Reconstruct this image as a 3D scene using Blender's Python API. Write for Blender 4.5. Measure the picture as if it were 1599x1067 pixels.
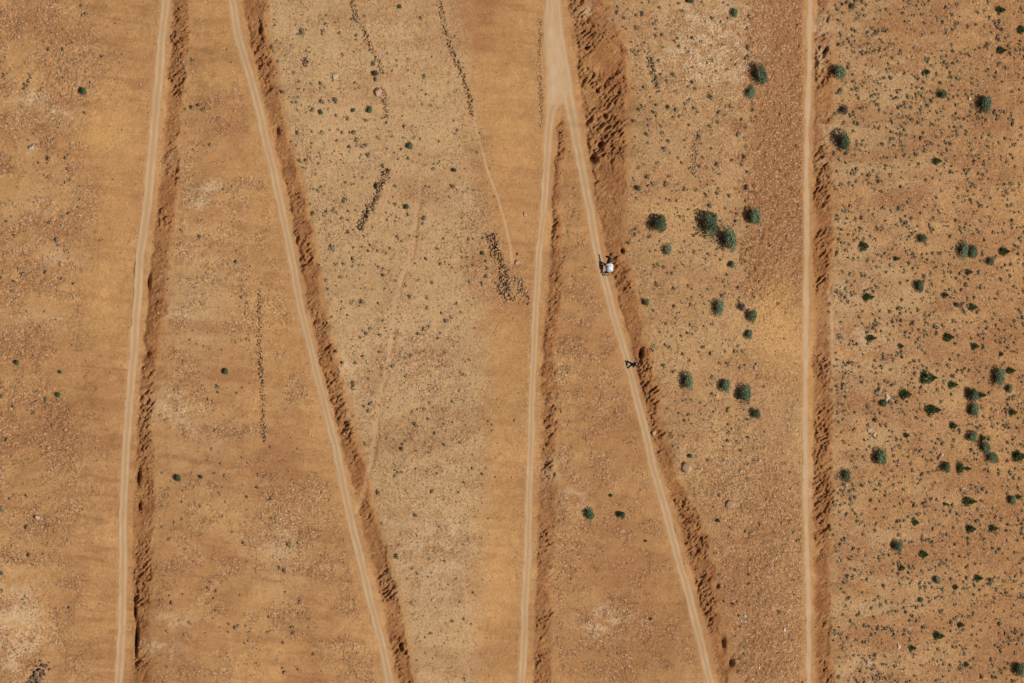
import bpy, math, random
import numpy as np
from mathutils import Vector, Matrix
for o in list(bpy.data.objects): bpy.data.objects.remove(o)
random.seed(7); rng = np.random.default_rng(7)
S = bpy.context.scene
COL = S.collection
# ------------------------------------------------------------------ camera
# Telephoto view across a valley on to a steep hillside; the camera is rolled a quarter
# turn, so that uphill (world Z) runs to the right of the picture.
W, H = 1599.0, 1067.0
DEP, THETA, DIST, PPM = math.radians(25), math.radians(34), 350.0, 13.0
FPX = DIST * PPM
fwd = np.array([0, math.cos(DEP), -math.sin(DEP)])
rgt = np.array([0, math.sin(DEP), math.cos(DEP)])
upv = np.array([-1.0, 0, 0])
CAM = -fwd * DIST
cam = bpy.data.objects.new('camera', bpy.data.cameras.new('camera')); COL.objects.link(cam)
m = Matrix.Identity(4)
for i in range(3):
    m[i][0] = rgt[i]; m[i][1] = upv[i]; m[i][2] = -fwd[i]; m[i][3] = CAM[i]
cam.matrix_world = m
cam.data.sensor_width = 36; cam.data.lens = FPX / W * 36
cam.data.clip_start = 1; cam.data.clip_end = 5000
S.camera = cam
# ------------------------------------------------------------------ light
sd = Vector((0.18, -0.24, 0.95)).normalized()
sun = bpy.data.objects.new('sun', bpy.data.lights.new('sun', 'SUN')); COL.objects.link(sun)
sun.data.energy = 4.3; sun.data.angle = math.radians(0.53); sun.data.color = (1.0, 0.95, 0.87)
sun.rotation_euler = sd.to_track_quat('Z', 'Y').to_euler()
w = bpy.data.worlds.new('World'); S.world = w; w.use_nodes = True
nt = w.node_tree
sky = nt.nodes.new('ShaderNodeTexSky'); sky.sky_type = 'NISHITA'; sky.sun_disc = False
sky.sun_elevation = math.asin(sd.z); sky.sun_rotation = math.atan2(sd.x, sd.y)
nt.links.new(sky.outputs[0], nt.nodes['Background'].inputs[0])
nt.nodes['Background'].inputs[1].default_value = 0.055
S.view_settings.view_transform = 'Standard'; S.view_settings.look = 'None'
S.view_settings.exposure = -0.06; S.view_settings.gamma = 1.0

# ------------------------------------------------------------------ helpers
def tag(o, label=None, cat=None, group=None, kind=None):
    if label: o['label'] = label
    if cat: o['category'] = cat
    if group: o['group'] = group
    if kind: o['kind'] = kind
    return o
def link(o, parent=None):
    COL.objects.link(o)
    if parent: o.parent = parent
    return o
def empty(name, loc, rz=0.0):
    o = bpy.data.objects.new(name, None); o.empty_display_size = 0.2
    o.location = loc; o.rotation_euler = (0, 0, rz)
    return link(o)
def mesh_np(name, V, F, mat=None, smooth=False):
    """V (n,3), F (m,k) all faces the same size"""
    V = np.asarray(V, dtype=np.float32); F = np.asarray(F, dtype=np.int32)
    me = bpy.data.meshes.new(name)
    me.vertices.add(len(V)); me.vertices.foreach_set('co', V.ravel())
    k = F.shape[1]
    me.loops.add(F.size); me.loops.foreach_set('vertex_index', F.ravel())
    me.polygons.add(len(F)); me.polygons.foreach_set('loop_start', np.arange(0, F.size, k, dtype=np.int32))
    try: me.polygons.foreach_set('loop_total', np.full(len(F), k, dtype=np.int32))
    except Exception: pass
    me.polygons.foreach_set('use_smooth', np.full(len(F), smooth))
    me.update(calc_edges=True)
    if mat: me.materials.append(mat)
    return me
def obj(name, me, parent=None, loc=None):
    o = bpy.data.objects.new(name, me)
    if loc is not None: o.location = loc
    return link(o, parent)
def rot_mats(n, up_keep=0.0):
    q = rng.normal(size=(n, 4)); 
    if up_keep: q[:, 1:3] *= (1 - up_keep)
    q /= np.linalg.norm(q, axis=1)[:, None]
    a, b, c, d = q.T
    R = np.empty((n, 3, 3))
    R[:, 0, 0] = 1-2*(c*c+d*d); R[:, 0, 1] = 2*(b*c-a*d); R[:, 0, 2] = 2*(b*d+a*c)
    R[:, 1, 0] = 2*(b*c+a*d); R[:, 1, 1] = 1-2*(b*b+d*d); R[:, 1, 2] = 2*(c*d-a*b)
    R[:, 2, 0] = 2*(b*d-a*c); R[:, 2, 1] = 2*(c*d+a*b); R[:, 2, 2] = 1-2*(b*b+c*c)
    return R
def _h(ix, iy, s):
    n = (ix.astype(np.int64)*374761393 + iy.astype(np.int64)*668265263 + s*974711) & 0xffffffff
    n = ((n ^ (n >> 13)) * 1274126177) & 0xffffffff
    n = (n ^ (n >> 16))
    return (n & 0xffff) / 65535.0
def vn(x, y, s=0):
    ix = np.floor(x); iy = np.floor(y); fx = x-ix; fy = y-iy
    fx = fx*fx*(3-2*fx); fy = fy*fy*(3-2*fy)
    ix = ix.astype(np.int64); iy = iy.astype(np.int64)
    a = _h(ix, iy, s); b = _h(ix+1, iy, s); c = _h(ix, iy+1, s); d = _h(ix+1, iy+1, s)
    return (a+(b-a)*fx)*(1-fy) + (c+(d-c)*fx)*fy
def fbm(x, y, s=0, o=4, g=0.5):
    t = 0; a = 1; n = 0
    for i in range(o):
        c, q = math.cos(0.6*i+s), math.sin(0.6*i+s)
        t = t + a*vn((x*c-y*q)*2**i, (x*q+y*c)*2**i, s*17+i); n += a; a *= g
    return t/n
def sstep(a, b, x):
    t = np.clip((x-a)/(b-a), 0, 1); return t*t*(3-2*t)

# ------------------------------------------------------------------ layout of the hillside (in plan units of 1/13 m)
def lin(pts):
    a = np.array(pts, float)
    y = np.concatenate([[a[0, 0]-900], a[:, 0], [a[-1, 0]+900]])
    k0 = (a[1]-a[0])[1:]/(a[1]-a[0])[0]; k1 = (a[-1]-a[-2])[1:]/(a[-1]-a[-2])[0]
    v = np.vstack([a[0, 1:]-k0*900*0.3, a[:, 1:], a[-1, 1:]+k1*900*0.3])
    return lambda q, c: np.interp(q, y, v[:, c])
# (along, road centre, half width, cut start, cut end)
ROADS = [lin(p) for p in [
 [(0,259,8,270,297),(60,253,8,265,296),(100,250,8.5,262,290),(200,241,8.5,254,283),(267,235,9,248,280),(330,229,9,243,275),(400,219,8.5,236,266),(470,215,8.5,229,264),(534,210,8.5,222,249),(600,204,8,217,245),(660,199,8,213,240),(720,195,8,211,242),(800,192,7.5,208,240),(900,192,8,206,238),(1000,189,8,205,236),(1067,186,8,206,244)],
 [(0,362,7.5,377,416),(60,373,8,386,418),(100,384,8,396,430),(160,402,8,411,440),(200,410,8,420,446),(267,427,8,438,468),(334,441,7.5,452,483),(400,455,7.5,465,495),(467,467,7,476,504),(534,482,7,490,520),(600,498,7,506,538),(667,516,7.5,524,553),(734,531,8,541,572),(800,545,8,558,586),(867,561,8,574,606),(934,577,8,591,625),(1000,595,7.5,606,634),(1067,609,7.5,619,648)],
 [(0,861,12,874,875),(50,863,14,880,881),(100,868,18,888,889),(150,872,20,893,894),(172,861,9,882,883),(200,857,8,868,886),(267,853,7,864,880),(334,848,6.5,860,878),(400,842,6.5,858,880),(440,840,6.5,858,882),(480,837,6.5,850,878),(534,834,6.5,846,868),(600,831,6.5,843,871),(667,829,6.5,843,870),(734,827,6.5,842,867),(800,825,6.5,840,867),(867,824,7,837,867),(934,820,7,834,863),(1000,818,7,833,862),(1067,815,7,832,866)],
 [(0,866,11,884,946),(50,870,12,896,970),(100,878,12,900,980),(150,887,11,905,984),(200,897,9,914,984),(267,909,8.5,922,978),(334,922,8,933,976),(400,934,7.5,945,974),(430,942,7.5,954,984),(480,955,7.5,965,999),(534,971,7,980,1008),(600,988,7,997,1026),(667,1005,7.5,1013,1037),(734,1020,7.5,1028,1052),(800,1040,8,1053,1096),(867,1057,8,1071,1110),(934,1077,7.5,1090,1122),(1000,1093,7.5,1106,1134),(1067,1110,7,1122,1148)],
 [(0,1265,4.5,1272,1298),(100,1264,4.5,1271,1304),(200,1260,5,1268,1300),(267,1259,5,1267,1297),(400,1260,5,1268,1302),(450,1259,5,1270,1300),(490,1259,5,1272,1294),(534,1258,5,1267,1298),(667,1257,5,1267,1301),(800,1258,5,1268,1300),(934,1262,5,1270,1297),(1067,1263,5,1270,1302)]]]
def ray(u, v):
    return fwd + np.multiply.outer((u-W/2)/FPX, rgt) - np.multiply.outer((v-H/2)/FPX, upv)
nrm = np.array([0, -math.sin(THETA), math.cos(THETA)])
def blob(u, v, cu, cv, ru, rv, ang=0):
    c, s = math.cos(ang), math.sin(ang)
    a = ((u-cu)*c+(v-cv)*s)/ru; b = (-(u-cu)*s+(v-cv)*c)/rv
    return np.exp(-(a*a+b*b))
def polydist(u, v, pts):
    """distance to a polyline"""
    best = np.full(np.broadcast(u, v).shape, 1e9)
    for (x0, y0), (x1, y1) in zip(pts[:-1], pts[1:]):
        dx, dy = x1-x0, y1-y0; L = dx*dx+dy*dy
        t = np.clip(((u-x0)*dx+(v-y0)*dy)/L, 0, 1)
        best = np.minimum(best, np.hypot(u-x0-t*dx, v-y0-t*dy))
    return best
PATH_A = [(700,60),(722,120),(742,190),(760,262),(778,310),(788,345),(797,385),(800,410)]
PATH_B = [(657,280),(650,330),(643,395),(628,430),(617,470),(612,520),(606,565),(597,600),(587,660),(583,700),(576,735),(564,775),(556,800)]
PATH_C = [(1295,455),(1299,490),(1301,540)]
GULLY = [  # darker rills and wash lines across the smooth soil
 [(140,60),(220,45)], [(150,180),(228,165)], [(110,240),(215,232)], [(115,420),(205,440)], [(100,560),(195,582)]]
def masks(u, v):
    """zones of the hillside"""
    M = {}
    wob = (fbm(u/22, v/22, 3, 4)-0.5)
    wob2 = (fbm(u/7, v/9, 9, 3)-0.5)
    road = np.zeros(np.broadcast(u, v).shape); rut = road.copy(); cut = road.copy(); shoulder = road.copy(); cpos = road.copy()
    lo = (fbm(v/60, v*0+3, 31, 3)-0.5)*3
    for i, R in enumerate(ROADS):
        c = R(v, 0) + lo*(0.5 if i == 4 else 1); hw = R(v, 1); c0 = R(v, 2); c1 = R(v, 3)
        e = hw - np.abs(u-c) + wob2*3.4 + (fbm(v/18, v*0+9*i, 73, 2)-.5)*1.6
        road = np.maximum(road, sstep(-0.8, 2.6, e))
        q = (u-c)/hw + (fbm(v/30, v*0+i, 71, 3)-0.5)*.35 + wob2*.25
        gp = 0.13 if i != 4 else 0.16
        wide = sstep(11, 15, hw)
        rt = np.exp(-((q-0.5)/0.2)**2)+np.exp(-((q+0.5)/0.2)**2)
        rt = rt*(.45+.9*fbm(u/9, v/26, 72+i, 3))
        rut = np.maximum(rut, np.maximum(rt*(1-wide), wide*(.55+.7*fbm(u/5, v/40, 82, 3))*np.exp(-(q/0.8)**4)))
        rut = np.where(np.abs(q) < 1.3, rut, rut)
        wc = c1-c0
        ea = u-c0-(fbm(v/15, v*0+i*7, 33+i, 4)-0.42)*12-wob*3; eb = c1 + wob*(26 if i == 3 else 16) + wob2*7 - u
        k = sstep(-1, 7, ea)*sstep(-2, 7, eb)*(wc > 3)
        cut = np.maximum(cut, k)
        cpos = np.where(k > 0.01, np.clip((u-c0)/np.maximum(wc, 1), 0, 1), cpos)
        shoulder = np.maximum(shoulder, sstep(-9, -2, -np.abs(u-(c+hw+3)))*(u > c))
    cut *= (1-road)
    M['road'] = road; M['rut'] = rut*road; M['rut'] = np.maximum(M['rut'], road*.75*(u > 1200)); M['cut'] = cut; M['cpos'] = cpos; M['shoulder'] = shoulder*(1-road)
    dA = polydist(u, v, PATH_A); dB = polydist(u, v, PATH_B); dC = polydist(u, v, PATH_C)
    M['path'] = np.clip(sstep(3.0, 1.0, dA)*0.75*sstep(140, 200, v) + sstep(4.5, 1.5, dB)*0.5 + sstep(4, 1, dC)*0.8, 0, 1)
    sh = np.minimum(np.abs(dB-5) + 4*(u < np.interp(v, [p[1] for p in PATH_B], [p[0] for p in PATH_B])), 9)
    M['bank'] = sstep(3.8, 0.8, sh)*sstep(.36, .5, fbm(u/12, v/30, 51, 3))*.8
    n1 = fbm(u/55, v/40, 5, 4); n2 = fbm(u/18, v/16, 6, 4); n3 = fbm(u/110, v/60, 8, 3)
    # stoniness
    c2 = ROADS[1](v, 3); c4 = ROADS[3](v, 3); c5 = ROADS[4](v, 3)
    midR = np.interp(v, [-200, 0, 200, 400, 550, 800, 1067, 1300], [690, 700, 735, 745, 745, 745, 735, 735])
    Z_left = sstep(170, 95, u + (n1-0.5)*160)
    Z_mid = sstep(0, 10, u-c2)*sstep(35, -15, u-midR + (n2-0.5)*50)
    Z_12 = sstep(0, 12, u-ROADS[0](v, 3))*sstep(0, 10, ROADS[1](v, 0)-14-u)
    Z_34 = sstep(0, 10, u-ROADS[2](v, 3))*sstep(0, 8, ROADS[3](v, 0)-10-u)*sstep(200, 260, v)
    Z_r = sstep(0, 10, u-c4)*sstep(6, -2, u-1250)
    Z_right = sstep(-4, 8, u-c5)
    M['mid'] = Z_mid; M['right'] = Z_right; M['zr'] = Z_r; M['left'] = Z_left; M['z12'] = Z_12; M['z34'] = Z_34
    scree = Z_r*sstep(1145, 1190, u+(n2-.5)*70)*(sstep(490, 430, v+(n2-.5)*60)+0.3*sstep(700, 800, v)) + 0.2*Z_r*sstep(690, 760, v)
    M['scree'] = np.clip(scree, 0, 1)*(0.55+0.45*sstep(0.4, 0.6, n2))
    band = sstep(0.47, 0.62, n2)*0.9
    st = Z_left*sstep(0.36, 0.6, n1*0.6+n2*0.4) + Z_mid*(0.20+0.42*band) + Z_12*sstep(0.45, 0.62, n2*0.5+n1*0.5)*0.75 \
        + Z_34*sstep(0.45, 0.62, n2)*0.7 + Z_r*(0.35+0.4*band) + Z_right*(0.35+0.4*band) + scree*1.1
    for (a, b, ra, rb, an, k) in [(360,672,60,10,0,.9),(120,340,30,60,.5,.8),(130,90,45,60,0,.8),(380,480,12,60,0,.5),(100,720,45,60,0,.6),(330,400,50,50,0,.4),(700,700,60,120,0,.4),(880,590,30,50,.2,.8),(880,860,50,70,.6,.7),(850,650,40,150,0,.3),(1100,90,70,80,0,.9),(1150,720,70,60,0,.8),(450,820,60,60,0,.6),(520,330,60,50,0,.3),(960,980,60,40,0,.8),(740,350,30,60,0,.7),(640,560,60,50,0,.6),(780,430,30,45,0,1),(320,300,40,15,-.2,.6)]:
        st = st + k*blob(u, v, a, b, ra, rb, an)*(0.6+0.8*(n2-0.3))
    M['stone'] = np.clip(st, 0, 1.2)*(1-road)*(1-0.4*cut)
    # pale rock and chalky patches
    pl = 0
    for (a, b, ra, rb, an, k) in [(50,152,22,10,0,.9),(90,176,24,14,.4,.9),(48,230,10,14,0,.7),(330,292,35,9,-.35,.9),(318,316,22,8,-.3,.9),(296,286,9,8,0,.8),(278,640,40,25,.5,.8),(10,960,45,60,0,.9),(8,1010,45,45,0,1),(40,985,40,22,.3,.5),(270,968,30,12,0,.7),(250,1012,35,14,.3,.7),(935,972,38,22,0,.9),(900,780,20,25,0,.5),(1095,30,50,45,.2,.7),(1085,85,60,40,.3,.7),(1125,110,40,30,0,.5),(860,740,25,30,0,.4),(1283,60,14,45,0,1),(1288,200,12,30,0,.7),(1285,15,12,15,0,.6),(1285,265,12,20,0,.5),(545,572,20,14,.4,.8),(540,620,20,30,0,.5),(1340,520,45,24,.2,.6),(1320,560,30,25,0,.5),(690,870,50,90,0,.4),(640,560,80,60,0,.35),(930,25,35,14,.5,.8),(560,250,30,20,0,.3),(1330,450,25,25,0,.4),(330,690,30,10,0,.3),(640,870,50,60,0,.3),(1260,750,9,50,0,.4),(435,850,25,30,0,.4),(80,400,40,20,0,.4),(1160,30,30,60,0,.4),(290,490,30,15,0,.4),(720,310,30,20,0,.35),(280,250,20,20,0,.35)]:
        pl = pl + k*blob(u, v, a, b, ra, rb, an)
    M['pale'] = np.clip(pl*(0.10+1.5*sstep(.40, .62, fbm(u/16, v/11, 12, 5, .62))), 0, 1)*.55
    # reddish / ochre soil
    rd = scree*0.9 + 0.5*Z_left*sstep(0.4, 0.62, n1) + 0.35*sstep(0.5, 0.62, n3)
    for (a, b, ra, rb, an, k) in [(1200,150,45,220,0,.5),(1210,360,40,80,0,.4),(340,200,60,70,.3,.5),(60,700,70,60,0,.5),(340,870,60,30,-.2,.5),(300,1000,80,60,0,.3),(500,950,50,90,0,.4),(1380,240,70,12,-.2,.7),(1450,250,120,60,.2,.3),(1560,1000,80,90,0,.6),(1480,860,70,60,0,.4),(1570,180,50,50,0,.5),(1430,20,70,70,0,.3),(950,840,70,60,0,.4),(1150,900,60,90,0,.7),(990,880,60,120,0,.4),(440,700,40,60,0,.4),(1000,1020,80,60,0,.5),(760,20,50,60,0,.4),(900,500,60,30,.3,.3),(870,520,80,20,.2,.4),(30,30,90,60,0,.4),(130,640,60,80,0,.4),(960,660,60,30,0,.4),(1200,680,40,90,0,.35)]:
        rd = rd + k*blob(u, v, a, b, ra, rb, an)
    wash = sstep(.5, .68, fbm((u+v*.15)/70, (v-u*.12)/9, 91, 4))*(sstep(60, 140, u)*sstep(245, 220, u)+.7*Z_12+.6*sstep(735, 760, u)*sstep(850, 830, u)+.4*Z_34)
    rd = rd + wash*.55 + .22*sstep(.5, .66, fbm((u+v*.15)/80, (v-u*.12)/14, 95, 4)) + .5*Z_right*sstep(.44, .60, fbm(u/60, v/26, 96, 4))
    M['red'] = np.clip(rd*(0.55+0.9*n2), 0, 1)
    # grey-tan fine material
    gy = Z_mid*0.85 + Z_right*0.75*sstep(0.30, 0.55, n1)*sstep(1620, 1330, u) + Z_r*0.45*(1-np.clip(scree, 0, 1)) + 0.5*blob(u, v, 300, 510, 50, 90) + 0.4*blob(u,v,320,430,60,60) + 0.45*blob(u,v,440,880,50,60)+0.4*blob(u,v,50,320,50,25,-.4)+0.4*blob(u,v,50,500,60,25)+.35*blob(u,v,310,720,60,80)
    M['grey'] = np.clip(gy, 0, 1)
    # yellow drifts
    yl = 0
    for (a, b, ra, rb, an, k) in [(165,210,50,35,0,1),(170,480,50,60,0,.6),(1215,510,40,70,0,1),(785,200,35,110,0,.5),(1280,560,20,40,0,.6),(800,560,25,100,0,.3),(780,880,35,150,0,.4),(350,60,40,50,0,.35),(190,330,30,80,0,.5),(1070,330,60,25,0,.4),(420,500,30,60,0,.4),(35,960,50,50,0,.3)]:
        yl = yl + k*blob(u, v, a, b, ra, rb, an)
    M['yellow'] = np.clip(yl*(0.5+n2), 0, 1)
    M['n1'] = n1; M['n2'] = n2
    return M

# ------------------------------------------------------------------ terrain grid
def axis(a, b, step, lo, hi):
    mid = list(np.arange(a, b+step, step)); 
    x = mid[-1]; s = step
    while x < hi: s *= 1.16; x += s; mid.append(x)
    x = mid[0]; s = step; pre = []
    while x > lo: s *= 1.16; x -= s; pre.append(x)
    return np.array(pre[::-1]+mid), len(pre)
STEP = 1.2
US, iu0 = axis(-70, 1670, STEP, -3300, 3800)
VS, iv0 = axis(-60, 1130, STEP, -3300, 4400)
U, V = np.meshgrid(US, VS)            # rows = v
M = masks(U, V)
E = np.zeros_like(U); e = np.zeros(len(VS))
inside = []
nz = [(fbm(VS/15, VS*0+i*7, 33+i, 4)-0.42)*(12 if i < 5 else 16) for i in range(10)]
for j in range(len(US)-1):
    du = US[j+1]-US[j]; u = US[j]
    rate = -np.clip(e/40.0, -0.2, 0.3)
    for ri, R in enumerate(ROADS):
        c = R(VS, 0); hw = R(VS, 1); c0 = R(VS, 2)+nz[ri]*(R(VS, 3)-R(VS, 2) > 3); c1 = R(VS, 3)+nz[ri+5]
        onroad = (u > c-hw-2) & (u < np.maximum(c+hw+1, np.minimum(c0, c+hw+6)))
        oncut = (u >= c0) & (u < c1) & (c1-c0 > 3)
        rate = np.where(oncut, -np.clip(e/np.maximum(c1-u, 4), 0.05, 0.36), rate)
        rate = np.where(onroad, 0.80, rate)
    e = e + rate*min(du, 6)
    e = np.clip(e, -20, 60)
    E[:, j+1] = e
# smooth the profile a little along both directions
def smooth(A, n, ax):
    for _ in range(n):
        A = (np.roll(A, 1, ax)+2*A+np.roll(A, -1, ax))/4
    return A
E = smooth(smooth(E, 16, 0), 7, 1)
mpp = 1/PPM
rough = np.clip(M['stone'], 0, 1)
cut = M['cut']
# everything below in metres along the line of the hill's depth
D = E*mpp
D += (fbm(U/260, V/260, 21, 3)-0.5)*3.0*sstep(0, 1, 1-0.3*cut)
D += (fbm(U/70, V/60, 22, 3)-0.5)*0.9*(1-M['road'])*(1-0.5*cut)
D += (fbm(U/20, V/14, 23, 3)-0.5)*0.26*(1-M['road'])
D += (fbm(U/5.5, V/5.0, 24, 2)-0.5)*(0.05+0.20*rough+0.16*M['scree'])*(1-M['road'])*(1-cut*0.5)
D += (fbm(U/2.2, V/2.2, 25, 2)-0.5)*(0.035+0.13*rough+0.14*M['scree'])*(1-0.85*M['road'])
# cut faces: slumped, rilled earth
w1 = fbm(U/26, V/26, 40, 3)*14
ridge = 1-np.abs(2*fbm((U*0.7-V*0.7+w1)/15, (U*0.7+V*0.7+w1*.7)/5.6, 41, 4)-1)
ridge2 = 1-np.abs(2*fbm((U+w1*.6)/5.5, (V-U*0.3)/4.0, 42, 3)-1)
blk = np.floor(fbm(U/17, V/15, 43, 3)*9)/9
cutD = smooth(cut, 7, 1)
calm = 0.22+1.0*sstep(0.40, 0.62, fbm(U/40, V/45, 49, 3))
D -= cutD*((ridge-0.72)*1.45*calm + (ridge2-0.72)*0.55*calm + (blk-0.5)*0.25*(fbm(U/30, V/24, 44, 3)-0.5)*2.0)*0.54
D -= cut*(fbm(U/2.4, V/2.0, 45, 2)-0.5)*0.15
# crumbled lip above the cut and low berm along the outer edge of each road
for i, R in enumerate(ROADS):
    c = R(V, 0); hw = R(V, 1)
    D -= 0.05*np.exp(-((U-(c-hw-2))/2.0)**2)*(0.4+1.2*fbm(U/6, V/6, 46+i, 2))
    D += 0.035*M['rut']*np.exp(-((U-c)/(hw+4))**4)
D += 0.05*M['path'] + 0.07*M['bank']
# wash rills on the smooth soil
D += (1-np.abs(2*fbm(U/48, (V+ (U*0.12))/7, 47, 3)-1))*0.05*(1-M['road'])*(1-cut)*(1-rough)
# slabby pale rock
D -= M['pale']*(np.floor(fbm(U/11, V/11, 48, 3)*8)/8-0.4)*0.5*(1-M['road'])
def pit(cu, cv, ru, rv, dep, ang=0):
    global D
    D += dep*blob(U, V, cu, cv, ru, rv, ang)**1.6
for p in [(925,248,8,7,1.6),(937,225,6,6,.9),(1287,80,4,9,1.0,.6),(1000,552,4,10,1.3,.1),(971,392,4,5,1.2),(213,1000,3,26,1.5,.04),(211,955,2.5,18,1.0),(216,745,4,16,1.0,.1),(538,665,8,9,.9),(230,552,6,8,.7),(232,440,4,14,.8,.1),(1140,1035,6,8,.9),(915,75,4,4,1),(932,142,4,4,1),(944,182,4,7,.8,-.6),(1120,915,4,5,.7,.5),(218,790,3,8,.8),(625,1008,4,8,.9),(433,205,4,9,.7),(405,45,4,16,.7),(1128,1003,6,12,.8),(585,290,3,6,.8),(1279,75,2,5,.5)]: pit(*p)
plane = np.einsum('ijk,k->ij', ray(U, V), nrm)
T0 = -(CAM @ nrm)/plane
T0 = T0*(1+D/np.clip(DIST, 1, None))
POS = CAM + ray(U, V)*T0[..., None]
nu, nv = len(US), len(VS)
idx = np.arange(nu*nv).reshape(nv, nu)
F = np.stack([idx[:-1, :-1], idx[:-1, 1:], idx[1:, 1:], idx[1:, :-1]], -1).reshape(-1, 4)

# ------------------------------------------------------------------ materials
def new_mat(name, rough=1.0, spec=0.15):
    m = bpy.data.materials.new(name); m.use_nodes = True
    b = m.node_tree.nodes['Principled BSDF']; b.inputs['Roughness'].default_value = rough
    b.inputs['Specular IOR Level'].default_value = spec
    return m, m.node_tree, b
class NB:
    def __init__(s, nt): s.nt = nt
    def n(s, t, **k):
        x = s.nt.nodes.new(t)
        for a, b in k.items(): setattr(x, a, b)
        return x
    def l(s, a, b): s.nt.links.new(a, b)
    def noise(s, vec, scale, detail=4, rough=0.6):
        x = s.n('ShaderNodeTexNoise'); s.l(vec, x.inputs['Vector']); x.inputs['Scale'].default_value = scale
        x.inputs['Detail'].default_value = detail; x.inputs['Roughness'].default_value = rough
        return x.outputs['Fac']
    def ramp(s, fac, a, b, ca=0.0, cb=1.0):
        x = s.n('ShaderNodeMapRange'); s.l(fac, x.inputs[0]); x.inputs[1].default_value = a; x.inputs[2].default_value = b
        x.inputs[3].default_value = ca; x.inputs[4].default_value = cb; x.clamp = True
        return x.outputs[0]
    def math(s, op, a, b):
        x = s.n('ShaderNodeMath', operation=op)
        for i, q in enumerate((a, b)):
            if isinstance(q, (int, float)): x.inputs[i].default_value = q
            else: s.l(q, x.inputs[i])
        return x.outputs[0]
    def mix(s, fac, a, b, blend='MIX'):
        x = s.n('ShaderNodeMix', data_type='RGBA', blend_type=blend)
        if isinstance(fac, (int, float)): x.inputs[0].default_value = fac
        else: s.l(fac, x.inputs[0])
        for i, q in ((6, a), (7, b)):
            if isinstance(q, tuple): x.inputs[i].default_value = (*q, 1)
            else: s.l(q, x.inputs[i])
        return x.outputs[2]
gm, gnt, gb = new_mat('hillside_soil', 1.0, 0.05)
B = NB(gnt)
tc = B.n('ShaderNodeTexCoord').outputs['Object']
za = B.n('ShaderNodeAttribute', attribute_name='zone'); zb = B.n('ShaderNodeAttribute', attribute_name='soil'); zc = B.n('ShaderNodeAttribute', attribute_name='trace')
sa = B.n('ShaderNodeSeparateColor'); B.l(za.outputs['Color'], sa.inputs[0])
sb = B.n('ShaderNodeSeparateColor'); B.l(zb.outputs['Color'], sb.inputs[0])
sc = B.n('ShaderNodeSeparateColor'); B.l(zc.outputs['Color'], sc.inputs[0])
ROADm, CUTm, PALEm = sa.outputs; REDm, GREYm, STONEm = sb.outputs; RUTm, PATHm, YELm = sc.outputs
nb_ = B.noise(tc, 0.12, 6, 0.62); nmid = B.noise(tc, 0.9, 5, 0.62); nf = B.noise(tc, 5.0, 4, 0.7); nff = B.noise(tc, 13.0, 2, 0.6)
col = B.mix(B.ramp(nb_, .35, .65), (0.346, 0.182, 0.072), (0.434, 0.239, 0.099))
col = B.mix(B.ramp(nmid, .40, .68, 0, .55), col, (0.295, 0.145, 0.057))
col = B.mix(B.math('MULTIPLY', GREYm, B.ramp(nmid, .3, .6, .65, 1.0)), col, (0.402, 0.260, 0.132))
col = B.mix(B.math('MULTIPLY', STONEm, B.ramp(nmid, .35, .65, .25, .6)), col, (0.295, 0.160, 0.072))
col = B.mix(B.math('MULTIPLY', REDm, .8), col, (0.264, 0.120, 0.050))
col = B.mix(B.math('MULTIPLY', YELm, .75), col, (0.450, 0.248, 0.090))
col = B.mix(B.math('MULTIPLY', CUTm, B.ramp(B.noise(tc, .22, 5, .65), .34, .60, .55, 1.0)), col, B.mix(B.ramp(B.noise(tc, .45, 5, .65), .4, .62), (0.275, 0.108, 0.038), (0.405, 0.198, 0.074)))
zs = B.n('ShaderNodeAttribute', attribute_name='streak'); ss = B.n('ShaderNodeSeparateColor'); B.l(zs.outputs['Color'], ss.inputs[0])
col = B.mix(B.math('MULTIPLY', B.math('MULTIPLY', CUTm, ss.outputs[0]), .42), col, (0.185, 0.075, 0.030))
col = B.mix(PALEm, col, (0.50, 0.350, 0.212))
# gravel grain
vor = B.n('ShaderNodeTexVoronoi'); B.l(tc, vor.inputs['Vector']); vor.inputs['Scale'].default_value = 6.5
vs = B.n('ShaderNodeSeparateColor'); B.l(vor.outputs['Color'], vs.inputs[0])
grain = B.math('MULTIPLY', B.ramp(vs.outputs[0], .0, 1.0, -.5, .5), B.math('ADD', .20, B.math('MULTIPLY', STONEm, .45)))
grain2 = B.math('MULTIPLY', B.ramp(nf, .3, .7, -.5, .5), B.math('ADD', .34, B.math('MULTIPLY', STONEm, .28)))
g = B.math('ADD', 1.0, B.math('ADD', grain, grain2))
peb = B.math('MULTIPLY', B.math('GREATER_THAN', vs.outputs[1], .93), B.math('ADD', .10, B.math('MULTIPLY', STONEm, .6)))
cg = B.n('ShaderNodeCombineColor'); [B.l(g, cg.inputs[i]) for i in range(3)]
col = B.mix(1.0, col, cg.outputs[0], 'MULTIPLY')
col = B.mix(peb, col, (0.54, 0.37, 0.23))
rc = B.mix(RUTm, (0.370, 0.236, 0.122), (0.475, 0.338, 0.205))
rc = B.mix(B.ramp(nf, .3, .8, 0, .22), rc, (0.28, 0.165, 0.085))
rc = B.mix(B.ramp(B.noise(tc, .5, 4, .6), .35, .7, 0, .5), rc, (0.33, 0.195, 0.10))
col = B.mix(B.math('MULTIPLY', ROADm, .92), col, rc)
col = B.mix(PATHm, col, (0.45, 0.275, 0.145))
B.l(col, gb.inputs['Base Color'])
bp = B.n('ShaderNodeBump'); bp.inputs['Distance'].default_value = 0.05; bp.inputs['Strength'].default_value = 0.5
B.l(B.math('ADD', nff, B.math('MULTIPLY', B.noise(tc, 7.5, 5, .75), 1.4)), bp.inputs['Height'])
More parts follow.
